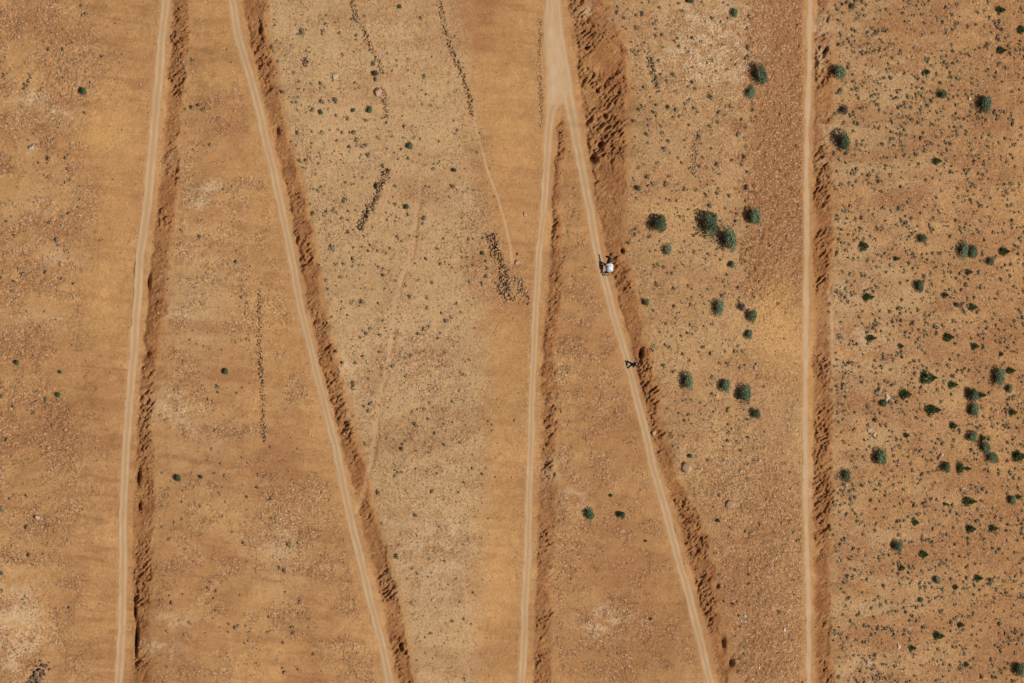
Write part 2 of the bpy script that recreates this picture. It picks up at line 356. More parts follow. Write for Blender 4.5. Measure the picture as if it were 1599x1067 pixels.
B.l(bp.outputs[0], gb.inputs['Normal'])

me = mesh_np('hillside', POS.reshape(-1, 3), F, gm, True)
def cattr(name, a, b, c):
    at = me.color_attributes.new(name, 'FLOAT_COLOR', 'POINT')
    A = np.ones((nu*nv, 4), dtype=np.float32)
    for i, q in enumerate((a, b, c)): A[:, i] = np.clip(q, 0, 1).reshape(-1)
    at.data.foreach_set('color', A.ravel())
cattr('zone', M['road'], np.maximum(M['cut']*(1-.7*blob(U, V, 905, 120, 26, 150, -.12))*(1-.6*blob(U, V, 1285, 480, 30, 50))*(1-.5*blob(U, V, 225, 660, 30, 35)), M['bank']*.7), M['pale'])
cattr('soil', M['red'], M['grey'], M['stone'])
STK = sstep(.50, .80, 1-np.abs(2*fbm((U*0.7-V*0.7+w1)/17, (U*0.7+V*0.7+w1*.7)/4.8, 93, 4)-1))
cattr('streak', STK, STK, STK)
cattr('trace', M['rut'], M['path'], M['yellow'])
hill = tag(obj('hillside', me), kind='structure')
print('terrain', nu, nv)

def P(u, v):
    """point on the hillside"""
    u = np.asarray(u, float); v = np.asarray(v, float)
    fu = iu0 + (u+70)/STEP; fv = iv0 + (v+60)/STEP
    i = np.clip(np.floor(fu).astype(int), 0, nu-2); j = np.clip(np.floor(fv).astype(int), 0, nv-2)
    a = (fu-i)[..., None]; b = (fv-j)[..., None]
    return (POS[j, i]*(1-a)+POS[j, i+1]*a)*(1-b) + (POS[j+1, i]*(1-a)+POS[j+1, i+1]*a)*b
def Mat(u, v, key):
    fu = iu0 + (u+70)/STEP; fv = iv0 + (v+60)/STEP
    return M[key][np.clip(fv.astype(int), 0, nv-1), np.clip(fu.astype(int), 0, nu-1)]

def simple(name, c1, c2, scale=3.0, rough=0.95, spec=0.1, rnd=0.0, trans=0.0):
    m, t, b = new_mat(name, rough, spec); q = NB(t)
    tcx = q.n('ShaderNodeTexCoord').outputs['Object']
    f = q.noise(tcx, scale, 4, .6)
    c = q.mix(q.ramp(f, .35, .65), c1, c2)
    if rnd:
        oi = q.n('ShaderNodeObjectInfo').outputs['Random']
        hsv = q.n('ShaderNodeHueSaturation'); q.l(c, hsv.inputs['Color']); q.l(q.ramp(oi, 0, 1, 1-rnd, 1+rnd), hsv.inputs['Value']); c = hsv.outputs[0]
    q.l(c, b.inputs['Base Color'])
    return m
MT = {
 'stone': simple('loose_stone', (0.32, 0.175, 0.078), (0.50, 0.31, 0.155), 2.3, rnd=.25),
 'palestone': simple('pale_stone', (0.42, 0.30, 0.20), (0.56, 0.41, 0.28), 3, rnd=.15),
 'pinkstone': simple('pink_stone', (0.40, 0.245, 0.150), (0.50, 0.320, 0.205), 2),
 'greystone': simple('grey_stone', (0.26, 0.165, 0.095), (0.42, 0.28, 0.165), 2, rnd=.2),
 'darkstone': simple('dark_stone', (0.14, 0.09, 0.06), (0.27, 0.17, 0.11), 3),
 'wallstone': simple('wall_stone', (0.31, 0.178, 0.085), (0.47, 0.29, 0.15), 3.5),
 'bush': simple('bush_leaves', (0.100, 0.130, 0.066), (0.190, 0.225, 0.122), 2.2, rnd=.32),
 'bush_green': simple('green_leaves', (0.065, 0.115, 0.055), (0.115, 0.180, 0.085), 4, rnd=.2),
 'cone': simple('dark_leaves', (0.020, 0.042, 0.012), (0.050, 0.085, 0.024), 3, rnd=.25),
 'tuft': simple('tuft_twigs', (0.160, 0.138, 0.070), (0.300, 0.250, 0.135), 1.7, rnd=.35),
 'tuft2': simple('tuft_grey', (0.19, 0.140, 0.090), (0.33, 0.245, 0.16), 1.7, rnd=.3),
 'dead': simple('dead_twigs', (0.070, 0.052, 0.042), (0.13, 0.10, 0.08), 4),
 'bark': simple('bark', (0.10, 0.065, 0.04), (0.17, 0.12, 0.08), 8),
}
# ------------------------------------------------------------------ plants
def leafcloud(n, size, shape, seed, lobes=9):
    """n small leaf faces spread through a lumpy volume of height 1 and width 1, base at z=0"""
    r = np.random.default_rng(seed)
    V = []; 
    if shape == 'round':
        k = lobes; ang = r.uniform(0, 2*math.pi, k); rad = np.sqrt(r.uniform(0, 1, k))*0.32
        lc = np.stack([rad*np.cos(ang), rad*np.sin(ang), r.uniform(.34, .62, k)], 1); lr = r.uniform(.2, .31, k)
        lc = np.vstack([lc, [[0, 0, .45]]]); lr = np.append(lr, .38)
        w_ = r.choice(k+1, n, p=np.append(lr[:-1]**2, lr[-1]**2)/np.sum(lr**2))
        d = r.normal(size=(n, 3)); d /= np.linalg.norm(d, axis=1)[:, None]; d[:, 2] = np.where(d[:, 2] < -.3, -d[:, 2], d[:, 2])
        p = lc[w_]+d*(lr[w_]*r.uniform(.55, 1.06, n)**.5)[:, None]
        nn = d + r.normal(size=(n, 3))*.45
    else:
        t = r.uniform(0, 1, n)**1.5
        prof = np.where(t < .15, .34+t*1.1, np.where(t < .62, .52-(t-.15)*.50, .29*((1-t)/.38)**1.5+.03))
        ang = r.uniform(0, 2*math.pi, n)
        lum = 1+.30*np.sin(ang*3+t*9+seed)+.16*np.sin(ang*7-t*17)
        rr = prof*lum*r.uniform(.35, 1.0, n)**.5
        p = np.stack([rr*np.cos(ang), rr*np.sin(ang), t*.97+.02], 1)
        nn = np.stack([np.cos(ang), np.sin(ang), np.full(n, .55)], 1)+r.normal(size=(n, 3))*.5
    p[:, 2] = np.maximum(p[:, 2], .02)
    nn /= np.linalg.norm(nn, axis=1)[:, None]
    a = np.cross(nn, r.normal(size=(n, 3))); a /= np.linalg.norm(a, axis=1)[:, None]; b = np.cross(nn, a)
    s = size*r.uniform(.6, 1.3, n)[:, None]
    q = np.stack([p+a*s, p+b*s*.55, p-a*s, p-b*s*.55], 1).reshape(-1, 3)
    Fq = np.arange(4*n).reshape(-1, 4)
    return q, Fq
def tubes(segs, k=6):
    Vs = []; Fs = []; off = 0
    for (a, b, ra, rb) in segs:
        a = np.array(a, float); b = np.array(b, float); d = b-a; d /= np.linalg.norm(d)+1e-9
        x = np.cross(d, [0.3, .2, .9]); x /= np.linalg.norm(x)+1e-9; y = np.cross(d, x)
        t = np.arange(k)*2*math.pi/k
        c = np.outer(np.cos(t), x)+np.outer(np.sin(t), y)
        Vs += [a+c*ra, b+c*rb]
        for i in range(k): Fs.append((off+i, off+(i+1) % k, off+k+(i+1) % k, off+k+i))
        off += 2*k
    return np.vstack(Vs), np.array(Fs)
def stems(seed, single=False):
    r = random.Random(seed); segs = []
    if single:
        segs = [((0, 0, -.25), (0, 0, .5), .045, .03), ((0, 0, .5), (0.01, 0, .98), .03, .006)]
        for i in range(6):
            a = i*1.05; z = .12+.1*i; segs.append(((0, 0, z), (.28*(1-z)*math.cos(a), .28*(1-z)*math.sin(a), z+.1), .016, .004))
    else:
        for i in range(7):
            a = i*.9+r.random(); m_ = (.12*math.cos(a), .12*math.sin(a), .22)
            segs += [((.02*math.cos(a), .02*math.sin(a), -.25), m_, .035, .024), (m_, (.33*math.cos(a), .33*math.sin(a), .55+.2*r.random()), .024, .006)]
    return tubes(segs)
CR = {}
for k in range(5):
    q, f = leafcloud(1500, .042, 'round', 100+k); CR['bush', k] = mesh_np('bush_crown', q, f, MT['bush'])
    q, f = leafcloud(1200, .058, 'cone', 200+k); CR['cone', k] = mesh_np('shrub_crown', q, f, MT['cone'])
    q, f = leafcloud(500, .07, 'round', 300+k, 6); CR['bush_green', k] = mesh_np('green_crown', q, f, MT['bush_green'])
    q, f = leafcloud(600, .05, 'round', 400+k, 6); CR['dead', k] = mesh_np('dead_crown', q, f, MT['dead'])
    q, f = stems(k); CR['stems', k] = mesh_np('bush_stems', q, f, MT['bark'])
    q, f = stems(k, True); CR['trunk', k] = mesh_np('shrub_trunk', q, f, MT['bark'])
def ppm_at(p):
    return FPX/float(np.dot(np.asarray(p)-CAM, fwd))
pi = 0
def plant(kind, u, v, wu, hv, label, group, name=None, cat='bush'):
    global pi
    pi += 1; k = pi % 5
    base = P(u-wu*(.46 if kind != 'cone' else .42), v); s = ppm_at(base)
    Wd = hv/s*1.08; Ht = max(wu/s*(1.22 if kind != 'cone' else 1.0), .12)
    nm = name or {'bush': 'round_bush', 'cone': 'conical_shrub', 'bush_green': 'green_bush', 'dead': 'dead_bush'}[kind]
    r = empty(nm, base-np.array([0, 0, .05*Ht]), random.uniform(0, 6.28)); tag(r, label, cat, group)
    c = obj('crown', CR[kind, k], r); c.scale = (Wd*random.uniform(.93, 1.05), Wd*random.uniform(.85, 1.0), Ht*(1.06 if kind != 'cone' else random.uniform(.85, 1.08)))
    t = obj('trunk' if kind == 'cone' else 'stem', CR['trunk' if kind == 'cone' else 'stems', k], r)
    t.scale = (Wd*.8, Wd*.8, Ht*.92)
    return r
BUSH = [
 (1309,112,20,27,'round grey-green bush on the cut edge right of the narrow right-hand track, upper of two'),
 (1317,222,20,31,'tall-oval grey-green bush right of the narrow right-hand track, below the brown dead bush'),
 (1538,163,20,35,'large dark-sided grey-green bush near the upper right corner with bare red soil under it'),
 (1471,148,14,17,'small grey-green bush left of the large bush in the upper right corner'),
 (1330,10,10,11,'small dark grey-green bush touching the top edge right of the narrow track'),
 (1186,116,21,31,'large blue-green bush on the edge of red scree near the top'),
 (1172,144,12,21,'narrow grey-green bush directly below the large blue-green bush by the scree'),
 (1147,20,9,17,'slim grey-green bush among pale stones near the top edge'),
 (1077,2,14,10,'grey-green bush cut off by the top edge over pale gravel'),
 (1028,351,24,31,'leftmost of the three big dark green bushes above the mule track'),
 (1106,351,29,37,'broad lopsided dark green bush, middle of the three biggest'),
 (1138,375,25,38,'big upright dark green bush, lower right of the pair standing close together'),
 (1178,339,20,31,'dark green bush at the foot of the red scree, right of the two biggest bushes'),
 (1042,390,11,19,'small narrow grey-green bush under the leftmost big dark green bush'),
 (1142,414,9,13,'thin sparse grey-green bush right under the big upright dark green bush'),
 (1122,482,15,24,'grey-green bush standing alone left of the dead bush and its neighbour'),
 (1173,494,17,20,'round grey-green bush with a dead brown bush on its left'),
 (1169,522,11,17,'small grey-green bush directly below the round one on bare yellow soil'),
 (1008,473,10,13,'pale sparse blue-green bush at the rim of the middle cut bank'),
 (997,295,7,11,'tiny dark blue-green bush near the rim of the big earth cut'),
 (1441,373,12,18,'small grey-green bush left of the twin bushes in the right-hand field'),
 (1504,391,14,27,'left half of the touching twin grey-green bushes in the right-hand field'),
 (1519,393,14,25,'right half of the touching twin grey-green bushes in the right-hand field'),
 (1546,408,12,15,'pale grey-green bush just right of and below the touching twins'),
 (1435,449,12,23,'upright pale grey-green bush alone below the small bush of the right-hand field'),
 (1494,476,9,9,'faint grey bush between two dark pointed shrubs'),
 (1074,596,17,28,'leftmost grey-green bush of the row of three right of the walking person'),
 (1132,602,16,24,'middle grey-green bush of the row of three right of the walking person'),
 (1162,616,20,31,'largest and darkest bush of the row of three right of the walking person'),
 (1180,647,14,17,'small round bush below the row of three on bare soil'),
 (1559,590,19,28,'grey-green bush with a small dark pointed shrub at its upper right'),
 (1576,608,10,16,'small bluish bush tucked below right of the bush near the right edge'),
 (1518,617,18,25,'upper bush of the stacked pair with a dark shrub on its right'),
 (1520,641,16,25,'lower bush of the stacked pair in the right-hand field'),
 (1517,680,12,21,'grey-green bush below the stacked pair'),
 (1538,698,14,24,'middle bush of the diagonal clump of three near the right edge'),
 (1549,714,16,19,'lowest, palest bush of the diagonal clump of three near the right edge'),
 (1375,714,19,30,'large lone dark-sided bush in the field right of the narrow track'),
 (1321,743,12,21,'upright blue-green bush with a pale stone at its foot by the narrow track bank'),
 (1477,731,12,19,'bluish bush left of a dark ragged shrub'),
 (1379,630,10,15,'pale blue-green bush touching the mauve boulder'),
 (1366,656,7,8,'tiny grey bush below the mauve boulder'),
 (1580,781,13,17,'grey-green bush near the right edge with a dark shrub on its right'),
 (1401,853,16,22,'round slate-green bush alone in the lower right field'),
 (1463,905,9,16,'slim grey-green bush between dark shrubs in the lower right field'),
 (1438,937,7,11,'small faint grey-green bush below the slim one'),
 (1548,906,8,9,'tiny pale bush right of a dark pointed shrub low in the field'),
 (1591,1045,17,23,'big grey-green bush in the lower right corner'),
]
for b in BUSH: plant('bush', *b[:4], b[4], 'grey-green bushes on the slope')
for b in [(1318,171,12,20,'brown dead bush between the two bushes by the narrow track'),(1158,480,11,15,'brown dead bush left of a round grey-green bush'),(586,115,9,11,'dark dead bush beside the upper rock line'),(1335,928,7,12,'grey dead bush below the upright bush by the narrow track bank')][:3]:
    plant('dead', *b[:4], b[4], 'dead bushes')
for b in [(921,804,13,20,'ragged green bush with bare soil round it, left of a pair low between the tracks'),(970,804,13,14,'fuller green bush, right of a pair low between the tracks'),(352,580,9,13,'dark green bush alone between the two left tracks'),(278,747,10,13,'teal-green bush alone right of the left track bank'),(130,144,12,14,'single round green bush on the upper left slope'),
  (577,171,8,11,'teal bush left of the upper rock line'),(639,228,8,13,'ragged teal bush below the upper rock line'),(635,323,8,11,'light green bush beside the faint red footpath'),(753,395,6,8,'small green bush left of the tumbled rock pile'),(709,266,8,8,'small teal bush near the thin straight footpath'),
  (624,11,6,8,'bright green bush close to the top edge'),(1077,712,7,8,'bright green bush above the pinkish boulder'),(954,774,6,7,'small bright green bush between the lower middle tracks'),(1121,813,7,7,'small dark green bush below the big rounded boulder'),(1008,845,5,5,'tiny green bush between the lower middle tracks, upper of two'),(1016,967,5,5,'tiny green bush between the lower middle tracks, lower of two'),
  (26,566,8,9,'teal bush near the left edge above a pale stone'),(94,581,6,8,'small green bush right of the pale stone on the left slope'),(90,617,7,9,'teal bush below the others on the left slope'),(314,745,6,7,'small teal bush right of the lone teal-green bush'),(501,176,6,9,'light green bush left of the teal bush, upper middle-left slope'),(551,173,6,7,'faint green bush between two teal bushes'),(575,392,4,5,'little light green bush in the stony middle slope')]:
    plant('bush_green', *b[:4], b[4], 'small green bushes')
CONE = [
 (1564,16,14,12,'dark pointed shrub closest to the top right corner'),(1597,47,12,14,'dark pointed shrub cut by the right edge near the top'),(1565,79,14,11,'dark pointed shrub above left of the large upper right bush'),
 (1449,113,11,11,'small dark pointed shrub above left of a small grey-green bush'),(1465,252,14,12,'dark pointed shrub alone below the small grey-green bush, upper field'),(1351,385,13,17,'dark shrub leaning right, left side of the upper right-hand field'),
 (1401,404,10,7,'low flat dark green shrub between two larger plants'),(1571,393,18,13,'long dark pointed shrub right of the twin bushes'),(1514,425,11,10,'dark shrub just below the twin bushes'),(1358,464,17,13,'dark pointed shrub with a small grey tuft at its left'),
 (1477,461,10,10,'small round dark shrub right of the upright pale bush'),(1521,480,15,13,'ragged dark shrub below and right of the small round dark one'),(1362,528,15,12,'mid-green pointed shrub by the pale bare patch'),(1483,527,15,14,'dark pointed shrub halfway up the picture in the right field'),
 (1408,541,8,9,'small dark shrub right of the pale bare patch'),(1451,590,23,19,'largest dark pointed shrub in the right field'),(1489,601,14,12,'smaller dark pointed shrub right of the largest one'),(1580,579,15,12,'dark pointed shrub at the upper right of a grey-green bush near the edge'),
 (1534,617,15,10,'dark pointed shrub growing out behind the stacked bush pair'),(1416,616,16,17,'dark shrub right of the mauve boulder'),(1458,640,21,18,'big dark pointed shrub below the largest one'),(1491,665,12,11,'small dark pointed shrub lower right of the big dark one'),
 (1583,644,13,11,'dark pointed shrub near the right edge below the small bluish bush'),(1417,680,9,9,'small round dark shrub above the large lone bush'),(1502,731,11,18,'ragged upright dark shrub right of a bluish bush'),(1513,732,10,7,'small straggly shrub behind the ragged upright one'),
 (1515,783,19,14,'dark pointed shrub below the ragged upright one'),(1477,787,8,6,'tiny flat dark shrub left of a pointed one'),(1593,713,18,19,'wide dark shrub cut by the right edge'),(1592,776,8,8,'small dark shrub right of a grey-green bush at the edge'),
 (1536,684,10,11,'topmost, darkest plant of the diagonal clump of three'),(1431,816,9,11,'small dark shrub above right of the slate-green bush'),(1517,826,14,13,'dark round shrub, left of a pair low in the field'),(1553,825,14,11,'dark pointed shrub, right of a pair low in the field'),
 (1445,866,14,13,'dark pointed shrub right of the slate-green bush'),(1410,887,10,11,'dark shrub below the slate-green bush'),(1530,903,14,12,'dark pointed shrub with a tiny pale bush at its right'),(1494,917,8,10,'small upright dark shrub between two others low in the field'),
 (1469,993,19,14,'dark squat shrub, largest of the bottom right field'),(1502,976,11,10,'mid-green shrub just below a grey stone'),(1426,1012,12,10,'green pointed shrub left below the squat dark shrub'),(1510,1038,8,8,'lowest small dark shrub in the bottom right field'),
 (1524,541,11,11,'green shrub above the stacked bush pair'),(1565,553,7,8,'bright green shrub near the right edge, halfway down')]
for b in CONE: plant('cone', *b[:4], b[4], 'dark pointed shrubs in the right-hand field', cat='shrub')

# ------------------------------------------------------------------ tufts of dry scrub
TZ = {
(400,0):"600,118,24 625,130,24 615,98,22 600,45,16 598,20,14 432,150,20 402,95,12 440,97,14 415,118,12 495,140,12 290,200,34 262,215,16 420,198,26 518,207,20 625,222,20 627,250,14 180,350,14 150,270,14 100,300,26 110,320,16 237,457,20 132,457,12 540,343,22 336,328,14 135,385,14 1030,115,20 680,103,14 1100,357,14 950,372,14 820,335,14 878,378,14 880,410,14 850,443,16 1055,480,26 958,537,12 1200,518,14 405,525,26 428,545,16 400,552,16 300,563,14 345,525,16 162,577,26 210,607,12 237,607,12 263,608,12 227,638,16 252,640,16 412,632,28 422,645,18 458,634,18 497,628,30 353,690,26 258,692,16 450,683,14 500,727,22 577,740,28 548,733,12 688,752,20 790,740,16 812,768,20 620,520,20 618,552,14 642,550,14 480,507,14 1035,565,14 1062,590,18 1040,655,12 1008,607,12 347,826,18 263,832,26 412,828,24 462,815,14 512,810,14 540,830,20 585,828,18 612,830,30 627,875,24 583,915,26 508,880,18 660,915,22 690,905,24 765,860,22 855,853,16 988,860,18 1025,870,16 1143,885,16 920,862,14 908,932,20 890,995,16 950,992,22 865,957,14 1028,967,18 705,970,28 655,970,14 535,965,14 530,1000,12 394,1022,18 275,1005,24 308,1000,24 345,922,12 218,885,16 252,910,14 395,955,12 790,1040,22 1108,1055,24 1258,815,16 1237,838,10 818,930,14 735,400,26 745,460,30 750,495,30 795,635,24",
(400,267):"620,38,14 667,40,14 560,75,18 600,88,12 402,103,20 385,127,20 425,145,14 340,208,14 485,187,14 560,190,40 485,248,18 355,268,28 442,258,24 425,285,16 577,253,16 575,310,14 540,293,16 690,215,18 690,268,20 853,165,14 870,210,20 915,215,12 833,45,18 870,95,20 1058,97,16 1085,103,12 1230,100,28 1255,118,12 1325,112,14 1053,300,28 1040,328,16 948,270,20 817,310,20 812,260,14 875,290,14 340,362,14 883,410,18 908,443,14 675,410,18 712,467,18 660,475,14 835,483,18 760,503,18 790,508,12 575,385,24 605,548,24 500,585,22 545,580,20 603,600,14 393,590,16 527,662,24 437,683,22 640,590,12 667,590,12 765,602,18 790,610,16 795,650,26 870,687,16 1060,552,22 1135,490,20 1155,580,22 1180,570,16 1040,430,12 995,578,14 1205,587,14 1225,603,14 1247,635,14 1358,592,16 1318,600,12 1328,427,18 1355,427,16 1417,422,20 1437,565,22 1440,610,22 1437,660,26 1413,700,20 1333,690,20 1100,700,18 1068,793,20 963,788,20 660,818,30 595,825,20 763,830,18 445,740,20 683,730,14 730,740,12 1250,830,22 1065,857,20 1280,885,18 1160,890,22 1190,940,30 1215,910,20 790,937,18 710,985,18 690,1018,26 775,1030,24 647,1037,12 1015,1020,22 1048,985,22 1080,972,16 1152,1015,16 480,485,44 740,235,34 765,90,36 650,320,24",
(0,0):"510,38,20 538,92,20 115,148,16 722,147,12 300,310,22 393,310,18 640,353,24 323,207,12 25,470,22 183,467,20 537,453,12 400,485,14 567,515,16 1200,381,18 1117,370,14 7,77,18 1157,683,14 1200,672,24 1245,655,26 1265,690,20 530,710,20 210,835,16 175,877,14 303,987,28 297,1020,14 243,1018,18 430,967,16 407,990,20 422,1055,22 1272,912,12 1310,905,18 52,775,14 1155,430,18",
(0,267):"438,57,14 405,73,16 385,90,12 108,103,12 278,28,12 497,177,16 487,227,20 433,267,22 388,287,20 72,287,14 40,315,16 312,325,20 93,407,20 363,465,16 412,500,22 423,550,12 117,617,22 147,645,24 10,665,18 90,695,22 285,630,22 390,673,20 465,703,24 22,625,12 167,880,14 273,880,14 75,750,20 248,980,16 350,930,12 1135,373,20 1250,413,26 1477,570,26 1477,497,12 1315,478,14 1287,637,12 1508,790,22 1540,825,16 1512,747,12 1375,208,12 1395,115,16 1053,677,18 1185,1055,16 1540,1053,16 1207,998,12 1300,1012,12 355,430,26",
(0,534):"290,357,26 230,373,16 82,408,20 14,340,22 10,287,14 207,440,22 40,612,22 435,713,10 443,733,12 60,982,16 165,965,18 8,1050,26 1147,120,14 1355,283,22 1363,318,18 1117,323,14 1090,303,14 1300,355,18 1327,370,16 1515,285,14 1480,323,16 1343,550,22 943,622,16 1467,583,12 1378,762,18 1295,740,12 1320,670,16 1403,838,18 1337,820,16 1012,820,14 1372,945,18 1540,967,20 1390,910,12 1250,1022,18 1135,1000,16 1010,1025,16 1408,997,12 1510,723,14 1227,14,14 1275,28,12",
(400,534):"500,63,24 540,133,22 617,133,22 667,93,24 607,265,28 603,290,22 768,62,16 857,155,28 935,100,18 965,88,22 1298,205,20 715,385,24 700,435,26 675,408,16 605,463,16 973,437,20 1052,422,20 1083,378,18 1073,482,20 990,513,24 1113,570,22 1178,645,26 913,640,20 913,672,30 1002,683,16 1082,692,20 678,640,20 1225,502,14 765,943,30 1098,933,24 1298,880,18 1130,820,14 1352,790,18 1412,828,20 1327,803,14 92,657,20 90,982,22 14,828,18 8,910,18 45,743,12 1335,117,16 930,215,16 1270,308,14 770,397,14 1193,433,12",
(0,800):"165,90,22 185,268,30 1057,167,22 1525,200,24 432,597,20 10,383,26 72,290,12 90,300,12 112,295,12 137,545,14 153,525,14 1073,565,22 1000,548,14 1347,493,20 1302,480,20 1333,540,16 1185,688,20 1043,742,20 1427,750,16 1475,720,26 1490,708,20 1428,698,18 1535,712,16 1372,720,12 1148,768,16 1283,758,14 1310,437,14 1157,230,16 1455,125,14 1090,60,16 1015,93,16 1137,45,16 1243,277,10 1007,893,14 1527,818,14 1555,750,16 8,490,24 18,843,12 197,467,10",
(400,800):"120,158,14 210,203,36 260,193,16 95,38,18 180,365,28 145,348,20 277,562,22 265,630,16 288,632,12 330,668,20 80,657,18 73,750,16 228,720,22 230,757,20 168,815,22 355,887,20 165,975,16 175,1000,24 262,983,18 995,22,26 880,277,34 1080,292,18 1178,307,20 1095,378,16 1075,405,14 1003,383,16 972,352,18 833,380,20 1143,95,14 1005,148,14 1250,415,12 1090,757,22 972,565,20 1225,680,22 1300,665,18 1300,1045,22 1233,485,12 183,500,14",
(800,0):"657,82,28 817,88,28 630,128,14 897,226,28 937,218,26 1013,467,30 823,548,22 913,380,24 1130,513,30 1142,555,22 1245,612,36 977,667,34 1023,690,26 810,665,22 762,755,28 1043,725,18 1232,787,26 1290,763,26 1010,735,22 945,760,14 1170,860,36 1415,845,32 978,882,26 958,935,34 1280,1023,34 1035,990,18 1190,988,22 1453,980,26 1290,700,24 1365,663,26 1245,380,24 1040,295,24 1475,300,30 1128,238,28 1493,238,18 840,840,28 1175,1040,30",
(800,267):"847,35,36 783,170,22 912,208,18 1070,285,18 1240,220,30 1280,140,24 1213,157,18 1360,157,26 1030,185,20 1470,105,30 1330,235,18 1410,270,24 793,387,16 862,505,18 903,710,30 1072,593,22 1012,607,18 1330,720,18 1117,835,22 1228,740,20 1097,1015,24 880,875,22 1250,957,20 725,453,20 333,540,18 325,483,12 322,510,12 317,400,12 797,435,16 960,955,18 1015,845,26",
(800,534):"1195,35,30 1390,55,24 1107,118,18 1420,157,20 1353,135,20 946,193,12 880,127,14 1352,565,18 1350,518,18 305,437,14 372,660,14 643,437,12 1293,962,22 1073,590,14 1010,650,20 635,280,16",
(800,800):"365,343,14 617,533,14 515,718,12 1383,575,22 1412,565,14 1485,578,14 1325,560,20 1380,497,14 1298,390,16 410,263,10 597,895,12 1365,97,18 1450,840,20 655,880,14"}
TUFTS = []
for (ou, ov), s in TZ.items():
    for t in s.split():
        a, b, c = map(float, t.split(',')); TUFTS.append((ou+a/4, ov+b/4, c/4))
def scatter(n, region, size_lo, size_hi, power=2.2, seed=1):
    r = np.random.default_rng(seed); out = []
    n_ = n*9; u = r.uniform(-60, 1660, n_); v = r.uniform(-55, 1120, n_)
    w_ = region(u, v); keep = r.uniform(0, 1, n_) < w_
    u, v = u[keep][:n], v[keep][:n]
    s = size_lo+(size_hi-size_lo)*r.uniform(0, 1, len(u))**power
    return np.stack([u, v, s], 1)
def clear(u, v): return (1-Mat(u, v, 'road'))*(1-Mat(u, v, 'cut')*.97)*(1-Mat(u, v, 'path')*.9)
cl = lambda u, v: .35+.65*sstep(.42, .6, fbm(u/26, v/20, 77, 3))
r1 = lambda u, v: Mat(u, v, 'right')*clear(u, v)*cl(u, v)
r2 = lambda u, v: Mat(u, v, 'zr')*clear(u, v)*cl(u, v)*(1-.85*sstep(1165, 1185, u))*(1-.5*sstep(650, 700, v))*(1-.9*blob(u, v, 1200, 540, 60, 80))
r3 = lambda u, v: Mat(u, v, 'mid')*clear(u, v)*cl(u, v)*(.35+.65*sstep(100, 250, v)*sstep(1000, 500, v))
r4 = lambda u, v: (Mat(u, v, 'left')*.6+Mat(u, v, 'z12')*.8+Mat(u, v, 'z34')*.35)*clear(u, v)*cl(u, v)
sets = [scatter(8800, r1, 1.4, 7.0, 2.5, 11), scatter(2200, r2, 1.5, 6.4, 2.3, 12), scatter(1600, r3, 1.2, 4.0, 2.3, 13), scatter(420, r4, 1.3, 3.4, 2, 14)]
allt = np.vstack([np.array(TUFTS)]+sets)
big = np.array([(b[0], b[1], max(b[2], b[3])/2) for b in BUSH+CONE])
ok = np.ones(len(allt), bool)
for (a, b, c) in big: ok &= ~(np.hypot(allt[:, 0]-a, allt[:, 1]-b) < c+1)
ok &= ~(np.hypot(allt[:, 0]-946, allt[:, 1]-415) < 16); ok &= ~(np.hypot(allt[:, 0]-985, allt[:, 1]-568) < 12)
allt = allt[ok]
inframe = (allt[:, 0] > 0) & (allt[:, 0] < W) & (allt[:, 1] > 0) & (allt[:, 1] < H)
order = np.argsort(-(allt[:, 2]*np.where(inframe, 1, .01)))
TM = []
def zone_name(u, v):
    x = [float(R(np.array([v]), 0)[0]) for R in ROADS]
    h = ' near the top' if v < 270 else (', upper middle' if v < 534 else (', lower middle' if v < 800 else ' near the bottom'))
    if u < x[0]: return 'left of the leftmost track'+h
    if u < x[1]: return 'between the two left tracks'+h
    if u < x[2]: return 'between the second track and the middle track'+h
    if u < x[3]: return 'between the forking middle tracks'+h
    if u < x[4]: return 'left of the narrow right-hand track'+h
    return 'in the field right of the narrow track'+h
for k in range(6):
    q, f = leafcloud(120, .12, 'round', 500+k, 4); TM.append(mesh_np('tuft', q*np.array([1, 1, .8]), f, MT['tuft' if k % 3 else 'tuft2']))
PT = P(allt[:, 0]-allt[:, 2]*.35, allt[:, 1])
for n_, i in enumerate(order[:300]):
    s = allt[i, 2]/12.6*1.15
    o = obj('scrub_tuft', TM[n_ % 6], None, PT[i]-np.array([0, 0, .05*s])); o.scale = (s*random.uniform(.85, 1.15), s*random.uniform(.85, 1.15), s*random.uniform(.7, .95)); o.rotation_euler = (0, 0, random.uniform(0, 6.28))
    zn = zone_name(allt[i, 0], allt[i, 1])
    tag(o, 'dry scrub tuft '+zn, 'scrub tuft', 'tufts of dry scrub '+zn)
rest = order[300:]
base_clouds = [leafcloud(16, .26, 'round', 600+k, 3)[0] for k in range(12)]
def merged(ids, mat, nm, sel):
    vs = []
    for k in range(12):
        ii = ids[(np.arange(len(ids)) % 12 == k)]
        ii = ii[sel(ii)]
        if not len(ii): continue
        an = rng.uniform(0, 6.28, len(ii)); s = allt[ii, 2]/12.6*1.25
        c, q = np.cos(an), np.sin(an); b = base_clouds[k]
        X = (b[None, :, 0]*c[:, None]-b[None, :, 1]*q[:, None])*s[:, None]; Y = (b[None, :, 0]*q[:, None]+b[None, :, 1]*c[:, None])*s[:, None]
        Z = b[None, :, 2]*s[:, None]*.85
        vs.append((np.stack([X, Y, Z], -1)+PT[ii][:, None, :]-np.array([0, 0, .03])).reshape(-1, 3))
    vv = np.vstack(vs); ff = np.arange(len(vv)).reshape(-1, 4)
    return mesh_np(nm, vv, ff, mat)
m1 = merged(rest, MT['tuft'], 'scrub', lambda ii: np.ones(len(ii), bool))
m1.materials.append(MT['tuft2'])
